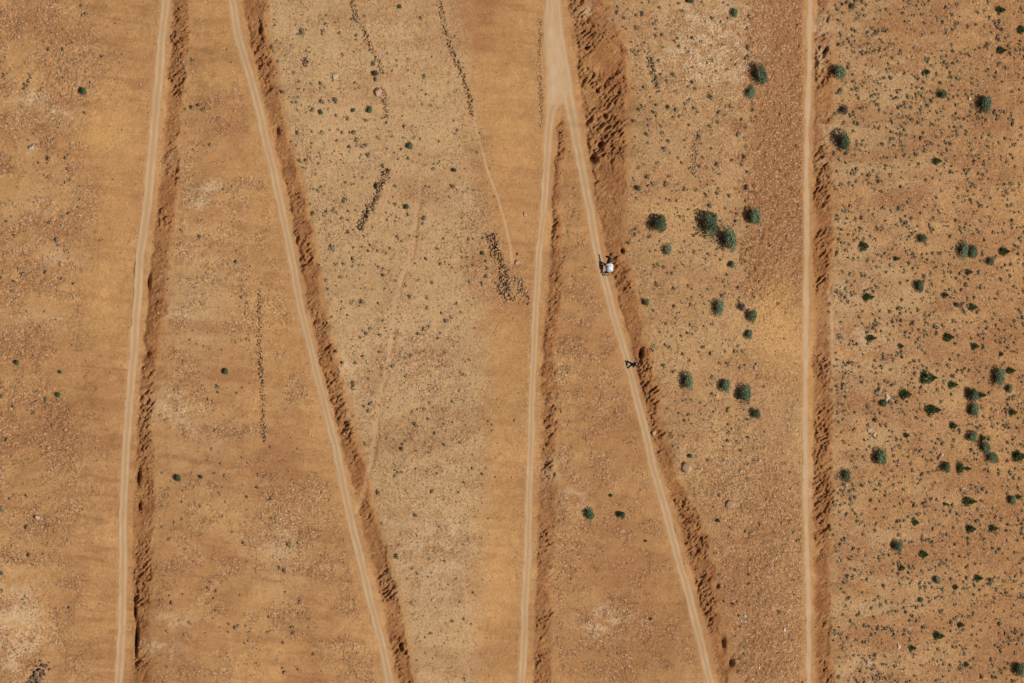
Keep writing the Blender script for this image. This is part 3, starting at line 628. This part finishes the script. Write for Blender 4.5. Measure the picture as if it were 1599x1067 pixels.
mi = np.repeat((rng.uniform(0, 1, len(m1.polygons)//16+1) < .45).astype(np.int32), 16)[:len(m1.polygons)]
m1.polygons.foreach_set('material_index', mi)
tag(obj('scrub', m1), 'many tiny dry tufts of scrub dotted over the hillside', 'scrub', kind='stuff')

# ------------------------------------------------------------------ stones
CUBE = np.array([(-1, -1, -1), (1, -1, -1), (1, 1, -1), (-1, 1, -1), (-1, -1, 1), (1, -1, 1), (1, 1, 1), (-1, 1, 1)], float)
CF = np.array([(0, 3, 2, 1), (4, 5, 6, 7), (0, 1, 5, 4), (1, 2, 6, 5), (2, 3, 7, 6), (3, 0, 4, 7)])
def stones(P0, size, mat, nm, flat=.6, sink=.15):
    n = len(P0); b = CUBE[None]*rng.uniform(.55, 1.0, (n, 8, 3))*.5
    sc = np.stack([rng.uniform(.7, 1.25, n), rng.uniform(.7, 1.25, n), rng.uniform(.5, .9, n)*flat/.6], 1)
    b = b*sc[:, None, :]*size[:, None, None]
    R = rot_mats(n, .55)
    b = np.einsum('nij,nkj->nki', R, b)
    b += P0[:, None, :]+np.array([0, 0, 1.0])*(size*(0.3-sink))[:, None, None]
    F_ = (CF[None]+8*np.arange(n)[:, None, None]).reshape(-1, 4)
    return mesh_np(nm, b.reshape(-1, 3), F_, mat)
sreg = lambda u, v: np.clip(Mat(u, v, 'stone')*.9+.035+.25*Mat(u, v, 'cut'), 0, 1)*(1-Mat(u, v, 'road')*.995)*(1-.8*Mat(u, v, 'path'))
G1 = scatter(130000, sreg, .5, 2.8, 3.2, 31)
PG = P(G1[:, 0], G1[:, 1])
gme = stones(PG, G1[:, 2]/13*1.05, MT['stone'], 'gravel', .5, .24)
gme.materials.append(MT['palestone']); gme.materials.append(MT['greystone'])
pk = rng.uniform(0, 1, len(G1)); gi = np.where(pk < .70, 0, np.where(pk < .77, 1, 2)).astype(np.int32)
gme.polygons.foreach_set('material_index', np.repeat(gi, 6))
tag(obj('loose_stones', gme), 'loose stones and gravel strewn over the hillside', 'gravel', kind='stuff')
# rubble along the road edges
RV = []
for i, R in enumerate(ROADS):
    n = 650; v = rng.uniform(-50, 1110, n); c = R(v, 0); hw = R(v, 1)
    side = rng.uniform(0, 1, n) < (.55 if i in (1, 2) else .35)
    u = np.where(side, c-hw-1.5+rng.normal(0, 1.6, n), c+hw+4+rng.normal(0, 3, n))
    RV.append(np.stack([u, v, .5+1.6*rng.uniform(0, 1, n)**2.5], 1))
RV = np.vstack(RV); RV = RV[Mat(RV[:, 0], RV[:, 1], 'road') < .3]
tag(obj('roadside_rubble', stones(P(RV[:, 0], RV[:, 1]), RV[:, 2]/13, MT['wallstone'], 'rubble')), 'small rubble thrown to the edges of the dirt tracks', 'rubble', kind='stuff')

def boulder_mesh(seed, mat, sub=3, sharp=.34):
    import bmesh
    r = random.Random(seed); bm = bmesh.new(); bmesh.ops.create_icosphere(bm, subdivisions=sub, radius=.5)
    pl = [(Vector((r.uniform(-1, 1), r.uniform(-1, 1), r.uniform(-.3, 1))).normalized(), r.uniform(.22, .40)) for _ in range(11)]
    for v in bm.verts:
        for n, d in pl:
            k = v.co.dot(n)-d
            if k > 0: v.co -= n*k*.92
        v.co += v.co.normalized()*(r.random()-.5)*.022
    me = bpy.data.meshes.new('boulder'); bm.to_mesh(me); bm.free(); me.materials.append(mat); return me
BV = {}
def boulder(u, v, wu, hv, mat, label, group='single boulders', seed=0, cat='boulder', name='boulder'):
    if (seed, mat) not in BV: BV[seed, mat] = boulder_mesh(seed, MT[mat])
    p = P(u-wu*.25, v); s = ppm_at(p)
    o = obj(name, BV[seed, mat], None, p+np.array([0, 0, wu/s*.20])); o.scale = (hv/s*1.15, hv/s*1.0, wu/s*1.1); o.rotation_euler = (0, 0, random.uniform(-.5, .5))
    return tag(o, label, cat, group)
BL = [(1075,730,20,16,'pinkstone','wide pinkish boulder just right of the middle track near a bright green bush'),(1143,787,18,18,'pinkstone','big rounded pink-brown boulder below the wide one'),(1175,832,9,9,'palestone','pale rounded boulder with a dark left side, below the two big boulders'),
 (1386,621,10,12,'palestone','mauve-white boulder with a pale bush at its left'),(1359,671,8,9,'palestone','small round whitish boulder below the mauve one'),(808,411,9,9,'pinkstone','smooth round boulder between the footpath end and the middle track'),(809,397,6,6,'darkstone','small dark boulder above the smooth round one'),  # last entry: shadow by the round boulder, added as a dark solid
 (821,335,7,8,'pinkstone','lone boulder with a curved dark side left of the middle track, upper'),(806,657,7,6,'pinkstone','lone boulder left of the middle track, lower'),(1137,722,9,8,'palestone','pale angular boulder right of the wide pinkish one'),(1180,575,7,8,'pinkstone','round boulder left of the bare yellow soil'),
 (525,119,8,13,'palestone','tall whitish boulder on the sandy slope left of the upper rock line'),(592,146,13,16,'pinkstone','flat brown block set in the upper rock line'),(634,198,7,9,'stone','leaning brown boulder between rock line and thin footpath'),(97,412,8,9,'greystone','grey rounded boulder near the left edge'),
 (98,353,7,6,'palestone','pale boulder under a dark tuft at left'),(50,230,9,11,'palestone','pale boulder on the upper left slope'),(59,809,8,9,'palestone','round pale boulder low on the left slope'),(59,376,7,7,'palestone','whitish boulder left of the grey ones'),(1184,587,5,5,'stone','small brown boulder below the round one left of bare soil'),
 (1170,663,5,5,'pinkstone','little boulder under the small round bush'),(1187,719,6,6,'palestone','light boulder in the scree right of the pinkish boulders'),(1158,735,6,7,'palestone','light boulder left of another in the stony patch'),(929,403,0,0,'stone',''),(682,597,6,5,'palestone','white boulder in the stony middle slope'),
 (678,936,7,8,'palestone','white-topped boulder low in the middle slope'),(1366,680,5,9,'palestone','narrow pale boulder above the large lone bush'),(1472,710,6,8,'palestone','pale boulder with dark side left of the diagonal bush clump'),(1496,966,9,9,'greystone','grey boulder at the foot of a mid-green shrub'),(1440,909,6,7,'palestone','pale boulder in the lower right field, upper'),
 (1466,932,7,7,'palestone','pale boulder in the lower right field, lower'),(1404,1010,7,9,'palestone','pale boulder left of the green pointed shrub'),(1245,787,5,6,'greystone','small grey boulder beside the narrow track'),(1022,677,7,10,'pinkstone','pink boulder between the middle track and its bank'),(1241,832,6,6,'greystone','small grey boulder left of the narrow track, lower'),
 (1320,752,0,0,'palestone',''),(1323,757,6,7,'palestone','pale boulder at the foot of the upright blue-green bush'),(1380,958,6,7,'palestone','pale boulder with a dark tuft at its upper right'),(1356,1035,7,9,'palestone','tall pale boulder near the bottom of the right field'),(1113,590,5,9,'darkstone','narrow dark boulder between two grey-green bushes'),
 (925,251,4,6,'palestone','pale stone lying in the round pit in the bank'),(1515,154,5,8,'palestone','pale stone left of the large upper right bush'),(1048,84,0,0,'stone',''),(1245,40,0,0,'stone','')]
for i, b in enumerate(BL):
    if b[2]: boulder(*b[:6], seed=i % 7)
RK = [k for k in G1[np.argsort(-G1[:, 2])] if 0 < k[0] < W and 0 < k[1] < H][:0]
rs = scatter(235, lambda u, v: np.clip(Mat(u, v, 'stone')**2*.8+.05, 0, 1)*clear(u, v), 2.6, 5.0, 2.4, 51)
rs = rs[(rs[:, 0] > 2) & (rs[:, 0] < W-2) & (rs[:, 1] > 2) & (rs[:, 1] < H-2)]
for i, (u, v, s) in enumerate(rs):
    mt = ('stone', 'palestone', 'greystone', 'stone')[i % 4]
    boulder(u, v, s*.8, s, mt, 'angular loose stone '+zone_name(u, v), 'loose stones '+zone_name(u, v), i % 7, 'stone', 'stone')

# rows and heaps of stones: each one thing
def row(pts, wdt, n, lo, hi, mat, name, label, cat, group=None, pile=0.0):
    a = np.array(pts, float); L = np.hypot(*(a[1:]-a[:-1]).T); cs = np.append(0, np.cumsum(L))
    t = (np.arange(n)+rng.uniform(0, 1, n))/n*cs[-1]; u = np.interp(t, cs, a[:, 0]); v = np.interp(t, cs, a[:, 1])
    w_ = wdt*(.6+.8*vn(t/14, t*0, 5)); off = np.clip(rng.normal(0, .42, n), -.85, .85)
    u = u+off*w_; v = v+rng.normal(0, .3, n)*w_
    s = (lo+(hi-lo)*rng.uniform(0, 1, n)**2.0)*.92*(.7+.6*vn(t/16, t*0, 13))
    p = P(u, v); p[:, 2] += rng.uniform(0, 1, n)*pile*np.exp(-off**2*2)
    me = stones(p, s/13, MT[mat], name, .6, .27)
    me.materials.append(MT['palestone']); me.materials.append(MT['darkstone'])
    pk = rng.uniform(0, 1, n); me.polygons.foreach_set('material_index', np.repeat(np.where(pk < .90, 0, np.where(pk < .94, 1, 2)).astype(np.int32), 6))
    # the base stone nearest the middle becomes the origin
    c = p.mean(0); me.transform(Matrix.Translation(Vector(-c)))
    return tag(obj(name, me, None, c), label, cat, group)
row([(402,455),(404,500),(405,560),(408,600),(409,650),(412,690)], 5, 330, 1.2, 3.6, 'wallstone', 'stone_wall', 'ruined dry stone wall running down between the two left tracks', 'wall', pile=.45)
row([(684,-5),(688,20),(694,45),(703,75),(712,95),(722,120),(730,150),(737,185)], 6, 400, 1.3, 3.8, 'wallstone', 'stone_wall', 'collapsed stone wall beside the top of the thin straight footpath', 'wall', pile=.45)
row([(548,-5),(555,25),(566,45),(574,65),(582,82),(592,100),(597,115)], 5.5, 230, 1.4, 4.2, 'wallstone', 'rock_line', 'upper broken line of grey rocks with scrub, left of the footpath', 'rock line', pile=.3)
row([(597,140),(601,165),(603,185)], 5.5, 90, 1.6, 4.4, 'wallstone', 'rock_line', 'short tail of the rock line just below the flat brown block', 'rock line', pile=.3)
row([(602,265),(597,280),(590,298),(582,315),(570,335),(558,358)], 5, 250, 1.8, 5.6, 'wallstone', 'rock_line', 'dark jagged rock line slanting down with green scrub in it', 'rock line', pile=.8)
row([(745,305),(750,325),(758,345),(762,365)], 6, 90, 1.4, 3.8, 'wallstone', 'rubble_trail', 'thin trail of stones above the tumbled rock heap', 'rubble')['kind'] = 'stuff'
row([(764,368),(772,390),(780,410),(787,430),(790,455)], 8, 330, 1.8, 6.0, 'wallstone', 'rock_heap', 'big tumbled heap of dark-edged blocks left of the middle track', 'rock heap', pile=.9)
row([(804,432),(811,446),(818,462),(820,474)], 9, 130, 1.8, 5, 'wallstone', 'rock_heap', 'small curved heap of slabs right of the big tumbled heap', 'rock heap', pile=.4)
row([(842,32),(843,60),(841,80),(842,110),(844,140),(845,170),(845,198)], 4, 260, 1.0, 3.2, 'wallstone', 'kerb_stones', 'row of dark stones edging the pale track junction on its left', 'kerb stones', pile=.2)['kind'] = 'stuff'
row([(1013,90),(1017,105),(1021,122),(1024,135),(1027,146)], 5.5, 100, 2.0, 5.6, 'greystone', 'rock_line', 'short grey stone ridge right of the big earth cut', 'rock line', pile=.6)
row([(1092,205),(1085,225),(1085,250),(1082,275)], 8, 220, 1.6, 4.6, 'wallstone', 'rock_line', 'ladder of pale slabs going down from a grey tuft', 'rock line', pile=.2)
row([(48,1068),(55,1056),(62,1048),(69,1041)], 11, 90, 2.0, 5.5, 'darkstone', 'rock_heap', 'dark slanting slab heap on the bottom left corner', 'rock heap', pile=.7)
row([(310,672),(340,680),(380,674),(425,670)], 13, 330, 1.0, 2.8, 'wallstone', 'rubble_trail', 'band of rubble crossing between the two left tracks', 'rubble')['kind'] = 'stuff'
row([(474,92),(476,98),(476,104)], 5, 26, 2.0, 4.6, 'darkstone', 'rock_heap', 'small black split rock high on the left-centre slope', 'rock heap', pile=.4)
row([(45,122),(40,132),(32,141)], 4, 26, 1.6, 4.0, 'darkstone', 'rock_heap', 'little dark split rock on the upper left slope', 'rock heap', pile=.3)
row([(775,445),(790,458),(797,470)], 12, 110, 1.8, 5.0, 'wallstone', 'rock_heap', 'lower spill of blocks under the big tumbled heap', 'rock heap', pile=.4)
row([(498,515),(505,525),(512,508),(520,500)], 9, 60, 1.4, 3.5, 'greystone', 'rock_heap', 'loose grey heap of stones by the second track bank', 'rock heap')
# clods fallen on the cut banks
for i, (nm, k) in enumerate(zip(['left track', 'second track', 'middle track', 'wide forked track', 'narrow right-hand track'], [650, 700, 500, 1000, 600])):
    R = ROADS[i]; v = rng.uniform(-50, 1110, k); a = R(v, 2); b = R(v, 3); q = rng.beta(1.3, 1.5, k); u = a+(b-a)*q
    good = (b-a > 5) & (fbm(u/14, v/14, 61, 2) > .45); u, v = u[good], v[good]
    s = .7+2.8*rng.uniform(0, 1, len(u))**3.2
    tag(obj('earth_clods', stones(P(u, v), s/13, MT['clod'] if 'clod' in MT else MT.setdefault('clod', simple('earth_clod', (0.30, 0.125, 0.05), (0.44, 0.22, 0.10), 1.5)), 'clods')), 'crumbled clods of red earth on the bank above the '+nm, 'earth', kind='stuff')

# ------------------------------------------------------------------ litter
def crumple(seed, mat):
    import bmesh
    r = random.Random(seed); bm = bmesh.new(); bmesh.ops.create_icosphere(bm, subdivisions=2, radius=.5)
    for v in bm.verts: v.co *= r.uniform(.55, 1.05); v.co.z *= .55
    me = bpy.data.meshes.new('bag'); bm.to_mesh(me); bm.free(); me.materials.append(mat); return me
wh = simple('white_plastic', (.75, .75, .74), (.82, .82, .82), 6, .5, .4)
bl = simple('pale_blue_plastic', (.25, .50, .62), (.55, .72, .80), 8, .5, .4)
tq = simple('turquoise_plastic', (.25, .60, .52), (.35, .70, .60), 8, .5, .4)
for i, (u, v, su, sv, mt, lb) in enumerate([(1225,983,4,7,wh,'white plastic bag on red soil left of the narrow track'),(1163,962,5,4,bl,'pale blue plastic bag beside the lower right bank'),(1157,970,3,3,wh,'small scrap of white plastic left of the blue bag'),(1164,971,3,4,wh,'scrap of white plastic just below the blue bag'),(1185,1043,4,3,wh,'white plastic bag low between the track bank and the narrow track'),(573,564,4,4,tq,'turquoise plastic scrap in the stony middle slope')]):
    p = P(u, v); s = ppm_at(p); o = obj('plastic_bag', crumple(i, mt), None, p+np.array([0, 0, .05])); o.scale = (sv/s, su/s*1.2, su/s*1.1)
    tag(o, lb, 'litter', 'litter on the slope')

# ------------------------------------------------------------------ skinned figures
def skin(name, nodes, edges, mat, parent=None, sub=2, root=0):
    me = bpy.data.meshes.new(name)
    names = list(nodes); ix = {n: i for i, n in enumerate(names)}
    me.from_pydata([nodes[n][0] for n in names], [(ix[a], ix[b]) for a, b in edges], [])
    o = bpy.data.objects.new(name, me); COL.objects.link(o)
    md = o.modifiers.new('skin', 'SKIN'); md.use_smooth_shade = True; md.branch_smoothing = .6
    if not me.skin_vertices: o.data.skin_vertices.new() if hasattr(o.data.skin_vertices, 'new') else None
    sv = me.skin_vertices[0].data
    for n in names:
        r = nodes[n][1]; sv[ix[n]].radius = r if isinstance(r, tuple) else (r, r); sv[ix[n]].use_root = (ix[n] == root)
    s = o.modifiers.new('sub', 'SUBSURF'); s.levels = sub; s.render_levels = sub
    bpy.context.view_layer.update()
    dg = bpy.context.evaluated_depsgraph_get()
    nm = bpy.data.meshes.new_from_object(o.evaluated_get(dg)); nm.name = name
    bpy.data.objects.remove(o)
    nm.materials.clear(); nm.materials.append(mat)
    for p in nm.polygons: p.use_smooth = True
    return nm
def join_np(me, V, F):
    import bmesh
    bm = bmesh.new(); bm.from_mesh(me); vs = [bm.verts.new(v) for v in V]
    for f in F: bm.faces.new([vs[i] for i in f])
    bm.to_mesh(me); bm.free()
# heading of the track near (u,v)
def heading(u0, v0, u1, v1):
    a = P(u0, v0); b = P(u1, v1); d = b-a; return math.atan2(d[1], d[0]), d
coat = simple('mule_coat', (.008, .006, .006), (.018, .012, .010), 6, .7, .2)
hair = simple('dark_hair', (.008, .007, .007), (.018, .014, .012), 8, .8, .2)
hz, dvec = heading(953, 460, 935, 400)
hz = math.pi + (hz-math.pi if hz > 0 else hz+math.pi)*.55
base = P(937.2, 419)
mule = empty('mule', base, hz); tag(mule, 'black mule walking along the middle track under a white load', 'mule')
pitch = 0
N = {'pel': ((-.42, 0, 1.04), (.25, .25)), 'rump': ((-.66, 0, 1.04), (.16, .19)), 'bel': ((-.05, 0, .98), (.29, .27)), 'sho': ((.42, 0, 1.03), (.24, .26)), 'ch': ((.60, 0, 1.04), (.17, .20)),
 'n1': ((.82, 0, 1.20), (.18, .26)), 'n2': ((1.06, 0, 1.30), (.16, .23)), 'poll': ((1.25, 0, 1.34), (.13, .18)), 'fore': ((1.36, 0, 1.18), (.12, .17)), 'nose': ((1.43, 0, .96), (.11, .13)), 'muz': ((1.47, 0, .80), (.09, .10)),
 'f1a': ((.46, .13, .80), (.10, .10)), 'f1b': ((.66, .13, .48), (.085, .09)), 'f1c': ((.78, .13, .16), (.065, .065)), 'f1d': ((.84, .13, .02), (.055, .05)),
 'f2a': ((.44, -.13, .80), (.10, .10)), 'f2b': ((.36, -.13, .46), (.085, .09)), 'f2c': ((.24, -.13, .15), (.065, .065)), 'f2d': ((.22, -.13, .02), (.055, .05)),
 'h1a': ((-.50, .14, .82), (.14, .12)), 'h1b': ((-.42, .14, .62), (.09, .08)), 'h1c': ((-.62, .14, .42), (.065, .07)), 'h1d': ((-.56, .14, .14), (.062, .065)), 'h1e': ((-.50, .14, .02), (.052, .05)),
 'h2a': ((-.56, -.14, .82), (.14, .12)), 'h2b': ((-.60, -.14, .62), (.09, .08)), 'h2c': ((-.86, -.14, .44), (.065, .07)), 'h2d': ((-.95, -.14, .16), (.062, .065)), 'h2e': ((-.93, -.14, .03), (.052, .05))}
Ed = [('pel', 'rump'), ('pel', 'bel'), ('bel', 'sho'), ('sho', 'ch'), ('ch', 'n1'), ('n1', 'n2'), ('n2', 'poll'), ('poll', 'fore'), ('fore', 'nose'), ('nose', 'muz'),
 ('sho', 'f1a'), ('f1a', 'f1b'), ('f1b', 'f1c'), ('f1c', 'f1d'), ('sho', 'f2a'), ('f2a', 'f2b'), ('f2b', 'f2c'), ('f2c', 'f2d'),
 ('pel', 'h1a'), ('h1a', 'h1b'), ('h1b', 'h1c'), ('h1c', 'h1d'), ('h1d', 'h1e'), ('pel', 'h2a'), ('h2a', 'h2b'), ('h2b', 'h2c'), ('h2c', 'h2d'), ('h2d', 'h2e')]
bme = skin('mule_body', N, Ed, coat)
ev, ef = tubes([((1.22, .06, 1.50), (1.16, .11, 1.74), .045, .012), ((1.22, -.06, 1.50), (1.16, -.11, 1.74), .045, .012)], 6); join_np(bme, ev, ef)
obj('body', bme, mule)
q, f = leafcloud(160, .09, 'round', 5, 3); q = (q-np.array([0, 0, .5]))*np.array([.75, .07, .22]); q2 = q.copy(); q2[:, 0] = q[:, 0]*.85+.98; q2[:, 2] = q[:, 2]+1.42+q[:, 0]*.5
obj('mane', mesh_np('mane', q2, f, hair), mule)
tme = skin('tail', {'a': ((-.74, 0, 1.16), .04), 'b': ((-.86, 0, 1.02), .045), 'c': ((-.88, .02, .72), .055), 'd': ((-.86, .03, .50), .02)}, [('a', 'b'), ('b', 'c'), ('c', 'd')], hair)
obj('tail', tme, mule)
# load
def cushion(name, prof, x0, x1, mat, seed, n=14, bulge=.22):
    r = np.random.default_rng(seed); pr = np.array(prof, float); c = pr.mean(0); Vv = []; k = len(pr)
    for i in range(n+1):
        t = i/n; s = 1-max(0, abs(2*t-1)-.55)**2*1.9; x = x0+(x1-x0)*t
        for j, (y, z) in enumerate(pr):
            w_ = 1+bulge*math.sin(t*11+j*.9+seed)*.5+r.uniform(-.05, .05)
            Vv.append((x+r.uniform(-.01, .01), c[0]+(y-c[0])*s*w_, c[1]+(z-c[1])*s*w_))
    Fv = [(i*k+j, i*k+(j+1) % k, (i+1)*k+(j+1) % k, (i+1)*k+j) for i in range(n) for j in range(k)]
    me = bpy.data.meshes.new(name); me.from_pydata(Vv, [], Fv+[tuple(range(k))[::-1], tuple(n*k+j for j in range(k))]); me.materials.append(mat)
    for p in me.polygons: p.use_smooth = True
    return me
sackw = simple('white_sackcloth', (.66, .65, .62), (.80, .79, .77), 5, .8, .2)
sackb = simple('blue_sackcloth', (.22, .38, .58), (.33, .50, .70), 5, .8, .2)
load = empty('pack_load', base, hz); tag(load, 'bulging white sacks strapped over the back of the black mule', 'load')
arch = [(-.34, .90), (-.38, 1.04), (-.38, 1.28), (-.30, 1.52), (-.14, 1.68), (.10, 1.70), (.28, 1.56), (.37, 1.30), (.38, 1.04), (.33, .90), (.28, .94), (.27, 1.16), (.0, 1.33), (-.27, 1.16), (-.28, .94)]
obj('sack', cushion('sack', arch, -.42, .60, sackw, 3), load)
rv, rf = tubes([((x, a[0]*1.03, a[1]+.012), (x, b[0]*1.03, b[1]+.012), .014, .014) for x in (-.22, .32) for a, b in zip(arch[1:8], arch[2:9])], 5)
obj('rope', mesh_np('rope', rv, rf, MT['bark']), load)
bag = tag(obj('blue_bag', cushion('blue_bag', [(.36, .96), (.41, .94), (.48, 1.06), (.48, 1.30), (.43, 1.40), (.37, 1.34), (.39, 1.08)], -.28, .30, sackb, 8), None, base), 'light blue bag hanging on the near side of the mule', 'bag')
bag.rotation_euler = (0, 0, hz)
# person
skinm = simple('skin', (.22, .12, .075), (.28, .16, .10), 6, .6, .3)
jm = simple('dark_blue_jacket', (.012, .016, .040), (.025, .032, .075), 6, .9, .1)
tm = simple('black_trousers', (.008, .008, .012), (.018, .018, .024), 6, .9, .1)
sm_ = simple('pale_scarf', (.35, .42, .50), (.50, .56, .62), 6, .9, .1)
hz2, _ = heading(990, 605, 975, 545); hz2 = math.pi + (hz2-math.pi if hz2 > 0 else hz2+math.pi)*.5
pb = P(977.2, 569)
per = empty('person', pb, hz2); tag(per, 'person in dark blue jacket and black trousers striding after the mule', 'person')
arm = {'sl': (.04, .19, 1.42), 'el': (-.20, .30, 1.20), 'wl': (-.34, .27, 1.02), 'sr': (.05, -.19, 1.42), 'er': (.08, -.27, 1.13), 'wr': (.30, -.22, 1.04)}
PN = {'pel': ((0, 0, .94), (.13, .10)), 'wa': ((.01, 0, 1.10), (.12, .09)), 'ch': ((.04, 0, 1.32), (.15, .11)), 'nb': ((.06, 0, 1.47), (.06, .055)), 'hd0': ((.08, 0, 1.56), (.07, .07)), 'hd1': ((.10, 0, 1.64), (.082, .095)), 'hd2': ((.09, 0, 1.71), (.06, .07)),
 'sl': (arm['sl'], (.058, .058)), 'el': (arm['el'], (.042, .042)), 'wl': (arm['wl'], (.026, .03)), 'hl': ((-.40, .26, .95), (.022, .04)), 'sr': (arm['sr'], (.058, .058)), 'er': (arm['er'], (.042, .042)), 'wr': (arm['wr'], (.026, .03)), 'hr': ((.385, -.20, 1.02), (.022, .04)),
 'l0': ((.02, .09, .86), (.09, .09)), 'l1': ((.28, .10, .50), (.06, .06)), 'l2': ((.34, .10, .10), (.04, .04)), 'l3': ((.38, .10, .05), (.042, .04)), 'l4': ((.52, .11, .035), (.035, .03)),
 'r0': ((-.02, -.09, .86), (.09, .09)), 'r1': ((-.22, -.10, .50), (.06, .06)), 'r2': ((-.52, -.10, .20), (.04, .04)), 'r3': ((-.50, -.10, .12), (.042, .04)), 'r4': ((-.38, -.11, .035), (.035, .03))}
PE = [('pel', 'wa'), ('wa', 'ch'), ('ch', 'nb'), ('nb', 'hd0'), ('hd0', 'hd1'), ('hd1', 'hd2'), ('ch', 'sl'), ('sl', 'el'), ('el', 'wl'), ('wl', 'hl'), ('ch', 'sr'), ('sr', 'er'), ('er', 'wr'), ('wr', 'hr'),
 ('pel', 'l0'), ('l0', 'l1'), ('l1', 'l2'), ('l2', 'l3'), ('l3', 'l4'), ('pel', 'r0'), ('r0', 'r1'), ('r1', 'r2'), ('r2', 'r3'), ('r3', 'r4')]
pm = skin('person_body', PN, PE, skinm)
segs = [((.18, 0, 1.645), (.212, 0, 1.62), .016, .012)]
for (h, dx, dz, sgn) in [((-.40, .26, .95), -.55, -.83, 1), ((.385, -.20, 1.02), .95, -.3, -1)]:
    for k in range(4):
        o_ = (k-1.5)*.018; L_ = (.045, .052, .048, .036)[k]
        p0 = (h[0]+dx*.03, h[1]+o_, h[2]+dz*.03); p1 = (p0[0]+dx*L_, p0[1], p0[2]+dz*L_); p2 = (p1[0]+dx*.015, p1[1]-sgn*.005, p1[2]-.025)
        segs += [(p0, p1, .009, .008), (p1, p2, .008, .006)]
    segs += [((h[0], h[1]+.03, h[2]+.02), (h[0]+dx*.03+.02, h[1]+.05, h[2]), .011, .008)]
fv, ff = tubes(segs, 6); join_np(pm, fv, ff); obj('body', pm, per)
def inflate(names, edges, add, mat, nm, root=0):
    return obj(nm, skin(nm, {n: (PN[n][0], (PN[n][1][0]+add, PN[n][1][1]+add)) for n in names}, edges, mat, root=root), per)
inflate(['ch', 'wa', 'pel', 'sl', 'el', 'wl', 'sr', 'er', 'wr'], [('pel', 'wa'), ('wa', 'ch'), ('ch', 'sl'), ('sl', 'el'), ('el', 'wl'), ('ch', 'sr'), ('sr', 'er'), ('er', 'wr')], .075, jm, 'jacket')
inflate(['pel', 'l0', 'l1', 'l2', 'r0', 'r1', 'r2'], [('pel', 'l0'), ('l0', 'l1'), ('l1', 'l2'), ('pel', 'r0'), ('r0', 'r1'), ('r1', 'r2')], .055, tm, 'trousers')
for s_, a_ in (('l', 1), ('r', 1)):
    inflate([s_+'2', s_+'3', s_+'4'], [(s_+'2', s_+'3'), (s_+'3', s_+'4')], .012, hair, 'shoe')
obj('scarf', skin('scarf', {'a': ((.13, .0, 1.50), .05), 'b': ((.05, .12, 1.49), .055), 'c': ((-.05, .05, 1.49), .055), 'd': ((-.06, .07, 1.32), .05), 'e': ((-.08, .10, 1.16), .045)}, [('a', 'b'), ('b', 'c'), ('c', 'd'), ('d', 'e')], sm_), per)
hm = skin('hair', {'a': ((.06, 0, 1.66), (.085, .085)), 'b': ((.08, 0, 1.72), (.075, .082)), 'c': ((.04, 0, 1.60), (.06, .07))}, [('c', 'a'), ('a', 'b')], hair); obj('hair', hm, per)

S.cycles.max_bounces = 4
print('objects', len(bpy.data.objects))
